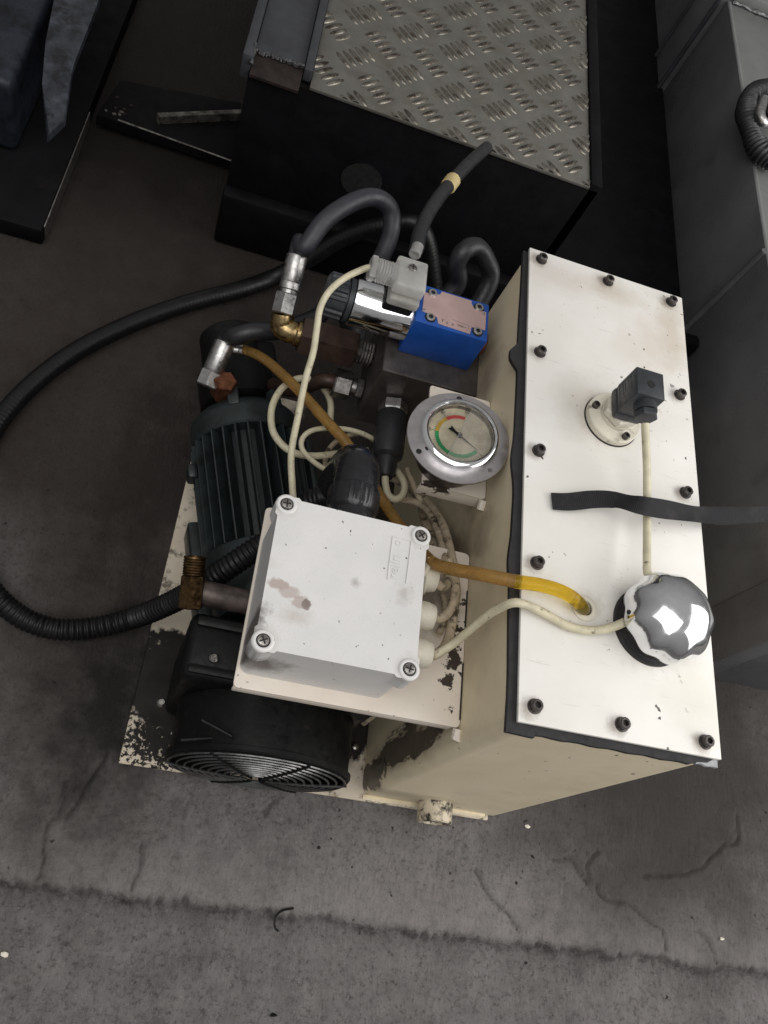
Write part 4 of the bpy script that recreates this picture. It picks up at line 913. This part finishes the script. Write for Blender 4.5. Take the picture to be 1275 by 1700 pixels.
for a_ in (8, 68, 128, 188, 248, 308):
    t = math.radians(a_)
    pts = [Vector((fx + r * math.cos(t), -0.0168 - 0.006 * (1 - (r / fr) ** 2), fzc + r * math.sin(t))) for r in (0.010, 0.03, 0.05, 0.07, fr - 0.001)]
    obj('grille_spoke', MB().tube(pts, 0.0015, 6), 'grille_wire' if a_ in (8, 188) else 'oily_black', cool)
obj('fan_hub', MB().cyl((fx, 0.0, fzc), (fx, 0.03, fzc), 0.026, 0.03, 32, 0.003), 'gloss_black', cool)
for k in range(7):
    M = frame((fx, 0.012, fzc), (0, 1, 0)) @ Matrix.Rotation(2 * math.pi * k / 7, 4, 'Z') @ Matrix.Rotation(math.radians(32), 4, 'X')
    obj('fan_blade', MB().box((0.024, -0.016, -0.001), (0.086, 0.016, 0.001), 0.0006, 1, M), 'gloss_black', cool)
hp0 = at(335, 984, z=0.186); 
obj('header_pipe', MB().cyl((-0.256, hp0.y, 0.186), (-0.06, hp0.y, 0.186), 0.0135, None, 24, 0.002), 'oily_pipe', cool)
b0 = Vector((-0.2660, hp0.y + 0.002, 0.186)); bd = (at(322, 955, z=0.205) - at(317, 1008, z=0.190)).normalized()
b0 = at(316, 1010, z=0.190)
bf = MB(); bf.hexnut(b0, b0 + bd * 0.034, 0.0128, 0, 0.25); obj('brass_fitting', bf, 'brass_dirty', cool)
bf = MB(); bf.lathe([(0, 0.034), (0.0100, 0.034)] + [(0.0116 - 0.0010 * (k % 2), 0.035 + 0.0014 * k) for k in range(13)] + [(0.011, 0.0535), (0.008, 0.0535), (0.008, 0.045), (0, 0.045)], 28, frame(b0, bd)); obj('brass_thread', bf, 'brass_dirty', cool)
for px_y in ((355, 1092, 0.197), (268, 1166, 0.12)):
    q = at(px_y[0], px_y[1], z=px_y[2]); obj('cooler_screw', MB().lathe([(0.0048, -0.004), (0.0048, 0.001), (0.003, 0.003), (0.0022, 0.003), (0.0018, 0.001), (0, 0.001)], 20, Matrix.Translation(q)), 'screw_steel', cool)
for (x0, y0, x1, y1, z_) in ((335, 1195, 385, 1222, 0.19), (300, 1228, 372, 1224, 0.17)):
    obj('cover_rib', MB().tube(spline([at(x0, y0, z=z_), (at(x0, y0, z=z_) + at(x1, y1, z=z_)) / 2 + Vector((0, 0, 0.001)), at(x1, y1, z=z_)], 0.004), 0.0020, 8), 'oily_black', cool)
for q in ((570, 1218, 0.02), (590, 1240, 0.012)):
    p_ = at(q[0], q[1], z=q[2]); obj('cooler_screw', MB().lathe([(0, -0.004), (0.004, -0.004), (0.004, 0.002), (0.002, 0.003), (0, 0.003)], 16, Matrix.Translation(p_)), 'screw_steel', cool)
# ------------------------------------------------------------------ hoses, cables and loose things
def line(name, pts, r, mt, label, cat, group=None, step=0.004, seg=12, rfun=None):
    mb = MB(); mb.tube(spline(pts, step), r, seg, rfun)
    return tag(obj(name, mb, mt, None, 60), label, cat, group)
A = at
line('corrugated_conduit', [(-0.1445, 0.2460, 0.284), (-0.146, 0.247, 0.262), (-0.165, 0.242, 0.235), A(475, 880, z=0.215), A(430, 908, z=0.202), A(385, 938, z=0.182), A(335, 972, z=0.150), A(285, 1000, z=0.09), A(225, 1025, z=0.035), A(150, 1043, z=0.0155),
     A(80, 1042, z=0.0145), A(15, 1010, z=0.0145), A(-40, 940, z=0.0145), A(-58, 850, z=0.0145), A(-35, 760, z=0.0145), A(20, 672, z=0.0145), A(105, 597, z=0.0145), A(200, 545, z=0.0145), A(300, 507, z=0.0145),
     A(400, 480, z=0.0145), A(460, 458, z=0.02), A(515, 428, y=0.745), A(572, 394, y=0.757), A(640, 374, y=0.758), A(705, 388, y=0.752), (0.03, 0.70, 0.04), (0.06, 0.62, 0.016)],
     0.0128, 'conduit_black', 'long black corrugated conduit looping from the junction box across the floor', 'conduit', None, 0.00125, 12,
     lambda i, t: 0.0126 + (0.0010 if t < 0.30 else max(0.00008, 0.0010 - (t - 0.30) * 0.006)) * math.sin(i * 1.35))
line('hydraulic_hose', [HOSE1_START, HOSE1_START + HOSE1_DIR * 0.02, A(505, 412, z=0.315), A(540, 366, z=0.335), A(585, 336, z=0.345), A(622, 328, z=0.345), A(648, 348, z=0.335), A(648, 390, z=0.315), A(628, 440, z=0.285), A(605, 500, z=0.23), (-0.13, 0.50, 0.20)],
     0.0106, 'hose_rubber', 'thick grey-black rubber hose arching up from the brass elbow', 'hose', 'hydraulic hoses of the unit')
line('hydraulic_hose', [HOSE2_START, HOSE2_START + HOSE2_DIR * 0.012, A(392, 558, z=0.197), A(420, 551, z=0.205), A(465, 548, z=0.205), A(520, 530, z=0.20), A(565, 500, z=0.18), (-0.12, 0.56, 0.12)],
     0.0114, 'rubber', 'short black rubber hose leaving the pump at the back left', 'hose', 'hydraulic hoses of the unit')
line('hydraulic_hose', [(-0.062, 0.4925, 0.255), (-0.062, 0.515, 0.262), A(757, 475, z=0.30), A(758, 440, z=0.325), A(770, 417, z=0.34), A(790, 410, z=0.34), A(806, 430, z=0.325), A(812, 470, z=0.30), (-0.013, 0.512, 0.25), (-0.016, 0.4925, 0.24)],
     0.0115, 'rubber', 'black hose bent in a tight loop behind the blue valve', 'hose', 'hydraulic hoses of the unit')
line('black_tube', [A(691, 416, z=0.384), A(700, 378, z=0.376), A(720, 340, z=0.362), A(748, 304, z=0.346), A(780, 270, z=0.330), A(808, 245, z=0.3165)],
     0.0082, 'rubber', 'thin black tube running from the clear plug up to the tread plate', 'tube')
tp = spline([A(743, 311, z=0.348), A(748, 304, z=0.346), A(753, 298, z=0.344)], 0.003)
tag(obj('tape_wrap', MB().tube(tp, 0.0089, 12, lambda i, t: 0.0087 + 0.0012 * (i % 2)), 'yellow_tape'), 'scrap of yellowed tape wrapped round the black tube', 'tape')

# clear oil tube: brown where oil sits in it, bright yellow over the lid
tube_t = [A(403, 579, z=0.168), A(440, 597, z=0.20), A(490, 642, z=0.245), A(540, 697, z=0.265), A(580, 742, z=0.268), A(622, 810, z=0.262), A(660, 868, z=0.27), A(690, 905, z=0.31), A(720, 935, z=0.365), A(752, 945, z=0.395), A(800, 954, z=0.420), A(855, 965, z=0.432)]
tube_b = [A(855, 965, z=0.432), A(900, 972, z=0.437), A(935, 983, z=0.439), A(958, 998, z=0.435), A(968, 1010, z=0.4235), (th.x, th.y, 0.4185)]
full = spline(tube_t + tube_b[1:], 0.003)
cut = min(range(len(full)), key=lambda i: (full[i] - tube_b[0]).length)
oilt = thing('oil_tube', 'clear oil tube, brown then bright yellow, running from the pump to the lid', 'tube', tube_b[-1])
obj('tube_run', MB().tube(full[:cut + 1], 0.0060, 14), 'brown_tube', oilt, 60, label='brown oily run of the tube')
obj('tube_end', MB().tube(full[cut:], 0.0060, 14), 'amber_tube', oilt, 60, label='bright yellow end of the tube')

# cream cables
CG = 'cream electric cables'
line('electric_cable', [A(1071, 703, z=pz1 - 0.0135), A(1072, 730, z=0.470), A(1074, 780, z=0.457), A(1074, 840, z=0.446), A(1074, 885, z=0.444), A(1074, 925, z=0.446), A(1075, 952, z=0.447), Vector((0.1150, 0.1250, 0.444))],
     0.0037, 'cable_cream', 'straight cream cable from the black plug down the lid to the cap', 'cable', CG)
line('electric_cable', [Vector((0.0905, 0.1000, 0.440)), A(1050, 1026, z=0.437), A(1020, 1040, z=0.432), A(985, 1047, z=0.428), A(945, 1040, z=0.4265), A(905, 1019, z=0.428), A(875, 1005, z=0.431), A(850, 1001, z=0.432), A(815, 1018, z=0.405), A(778, 1048, z=0.375), A(748, 1072, z=0.355), A(722, 1087, z=0.35), Vector((-0.055, 0.0641, 0.350))],
     0.0039, 'cable_cream', 'cream cable bowed across the lid into the nearest white gland', 'cable', CG)
line('electric_cable', [Vector((-0.163, 0.4495, 0.3855)), A(606, 446, z=0.384), A(575, 460, z=0.378), A(548, 482, z=0.370), A(532, 510, z=0.36), A(526, 545, z=0.35), A(520, 585, z=0.34), A(507, 630, z=0.33), A(495, 690, z=0.32), A(484, 750, z=0.31), A(485, 800, z=0.30), A(490, 840, z=0.29), A(510, 880, z=0.28)],
     0.0035, 'cable_cream', 'cream cable hanging from the clear plug down behind the junction box corner', 'cable', CG)
line('electric_cable', [A(548, 705, z=0.17), A(548, 665, z=0.19), A(530, 638, z=0.205), A(500, 628, z=0.215), A(470, 643, z=0.22), A(452, 675, z=0.22), A(452, 712, z=0.22), A(468, 738, z=0.22), A(492, 753, z=0.22), A(525, 757, z=0.215), A(570, 752, z=0.21), A(610, 748, z=0.20)],
     0.0041, 'cable_cream', 'thick cream cable in an open loop over the motor', 'cable', CG)
line('electric_cable', [A(552, 786, z=0.235), A(525, 770, z=0.24), A(503, 748, z=0.245), A(502, 728, z=0.25), A(520, 714, z=0.25), A(555, 711, z=0.25), A(590, 716, z=0.245), A(618, 728, z=0.235), A(640, 746, z=0.22), A(660, 765, z=0.20)],
     0.0030, 'cable_cream', 'thin cream cable curled round beside the black elbow', 'cable', CG)
line('electric_cable', [Vector((psx + 0.0004, 0.2915, psz - 0.002)), A(640, 805, z=0.248), A(645, 822, z=0.246), A(657, 829, z=0.246), A(669, 820, z=0.247), A(671, 803, z=0.249), A(662, 786, z=0.246), A(655, 776, z=0.225)],
     0.0040, 'cable_cream', 'cream cable in a small U below the pressure switch', 'cable', CG)
dirty = [([A(620, 826, z=0.235), A(655, 828, z=0.235), A(690, 834, z=0.235), A(712, 850, z=0.25), A(728, 885, z=0.28), A(738, 925, z=0.31), A(745, 960, z=0.33), A(735, 975, z=0.345), Vector((-0.056, 0.1368, 0.350))], 0.0042, 'grimy cable of the bundle ending in the far gland'),
         ([A(668, 790, z=0.20), A(690, 815, z=0.22), A(715, 838, z=0.25), A(735, 870, z=0.28), A(748, 915, z=0.31), A(756, 970, z=0.335), A(752, 1005, z=0.345), A(735, 1025, z=0.350), Vector((-0.056, 0.0995, 0.350))], 0.0044, 'grimy cable of the bundle ending in the middle gland'),
         ([A(745, 930, z=0.33), A(757, 975, z=0.332), A(752, 1020, z=0.334), A(746, 1055, z=0.336), A(735, 1078, z=0.342), A(718, 1088, z=0.349), Vector((-0.056, 0.0641, 0.351))], 0.0046, 'grimy pinkish cable sweeping past the glands to the nearest one'),
         ([A(676, 780, z=0.23), A(684, 800, z=0.24), A(694, 822, z=0.24), A(706, 845, z=0.235)], 0.0035, 'frayed grimy cable end beside the gauge bracket'),
         ([A(700, 835, z=0.20), A(704, 860, z=0.22), A(716, 890, z=0.25), A(726, 920, z=0.28), A(730, 945, z=0.3)], 0.0052, 'innermost grimy cable of the bundle against the tank'),
         ([A(600, 770, z=0.15), A(640, 790, z=0.17), A(680, 812, z=0.19), A(705, 850, z=0.22), A(722, 900, z=0.26), A(735, 945, z=0.30)], 0.0036, 'thin grimy cable passing under the pressure switch to the bundle'),
         ([A(560, 800, z=0.20), A(540, 770, z=0.19), A(556, 735, z=0.17), A(600, 720, z=0.15), A(640, 745, z=0.15)], 0.0032, 'thin grimy cable lost in the shade behind the black elbow'),
         ([A(735, 985, z=0.32), A(740, 1008, z=0.325), A(738, 1032, z=0.325), A(728, 1052, z=0.325)], 0.0034, 'short grimy cable tucked behind the glands')]
for pts, r, lab in dirty: line('electric_cable', pts, r, 'cable_grimy', lab, 'cable', CG)
line('electric_cable', [A(640, 1172, z=0.18), A(622, 1186, z=0.15), A(604, 1200, z=0.12)], 0.0035, 'cable_grimy', 'cream cable end showing below the shelf over the cooler', 'cable', CG)

# webbing strap across the lid
cl = spline([A(916, 832, z=0.4235), A(945, 833, z=0.426), A(985, 829, z=0.432), A(1020, 830, z=0.440), A(1070, 840, z=0.4600), A(1120, 848, z=0.448), A(1170, 855, z=0.438), A(1220, 856, z=0.435), A(1280, 853, z=0.428), A(1360, 850, z=0.40), Vector((0.42, 0.27, 0.34)), Vector((0.52, 0.30, 0.2645)), Vector((0.60, 0.31, 0.2645))], 0.004)
def strap_mesh():
    bm = bmesh.new(); uv = bm.loops.layers.uv.new('UVMap'); rows = []; N = len(cl)
    for i, p in enumerate(cl):
        t = (cl[min(i + 1, N - 1)] - cl[max(i - 1, 0)]).normalized()
        f = i / (N - 1)
        sm = lambda a, b: (lambda q: q * q * (3 - 2 * q))(max(0.0, min(1.0, (f - a) / (b - a))))
        tilt = 0.05 + 0.55 * sm(0.02, 0.14) * (1 - sm(0.16, 0.24)) + 0.8 * sm(0.18, 0.45)
        wv = Vector((0, 0, 1)).cross(t).normalized(); up = t.cross(wv)
        w = (wv * math.cos(tilt) + up * math.sin(tilt))
        h = 0.0084 + 0.0004 * math.sin(i * 0.31)
        rows.append([(p + w * h * s + up.normalized() * 0.0018 * math.cos(s * 1.5) * math.sin(i * 0.14), (i * 0.004, s)) for s in (-1, -0.5, 0, 0.5, 1)])
    vv = [[bm.verts.new(c) for c, _ in r] for r in rows]
    for i in range(N - 1):
        for k in range(4):
            fc = bm.faces.new((vv[i][k], vv[i][k + 1], vv[i + 1][k + 1], vv[i + 1][k]))
            for lp, (a, b) in zip(fc.loops, ((i, k), (i, k + 1), (i + 1, k + 1), (i + 1, k))): lp[uv].uv = rows[a][b][1]
    bmesh.ops.solidify(bm, geom=bm.faces[:], thickness=0.0011)
    me = bpy.data.meshes.new('webbing_strap'); bm.to_mesh(me); bm.free(); me.materials.append(MATS['webbing']); me.shade_smooth(); me.set_sharp_from_angle(angle=math.radians(50))
    return me
tag(put('webbing_strap', strap_mesh()), 'black woven webbing strap lying across the tank lid', 'strap')

# litter on the floor
hk = [A(462, 1546, z=0.0), A(456, 1538, z=0.001), A(458, 1522, z=0.002), A(468, 1512, z=0.002), A(480, 1509, z=0.001), A(487, 1508, z=0.0)]
tag(obj('wire_scrap', MB().tube(spline(hk, 0.002), 0.0013, 8), 'oily_black'), 'small black hook of wire on the floor in front', 'wire')
for k, (x, y, s_, lab) in enumerate(((875, 1372, 0.0032, 'pale chip on the floor beside the drain boss'), (1198, 1558, 0.0028, 'pale chip on the floor near the lower right joint'), (6, 1585, 0.0035, 'pale chip on the floor at the left edge'), (456, 1686, 0.003, 'dark chip on the floor at the bottom edge'))):
    q = A(x, y, z=0.0)
    q.z = floor_z(q.x, q.y)
    mb = MB(); rr = random.Random(k); bmesh.ops.create_icosphere(mb.bm, subdivisions=1, radius=s_)
    for v in mb.bm.verts: v.co = Vector((v.co.x * 1.3, v.co.y * 0.8, v.co.z * 0.6)) * (1 + rr.uniform(-0.3, 0.3)) + q + Vector((0, 0, s_ * 0.35))
    tag(obj('debris_chip', mb, 'gland_white' if k < 3 else 'oily_black', None, 20), lab, 'debris')
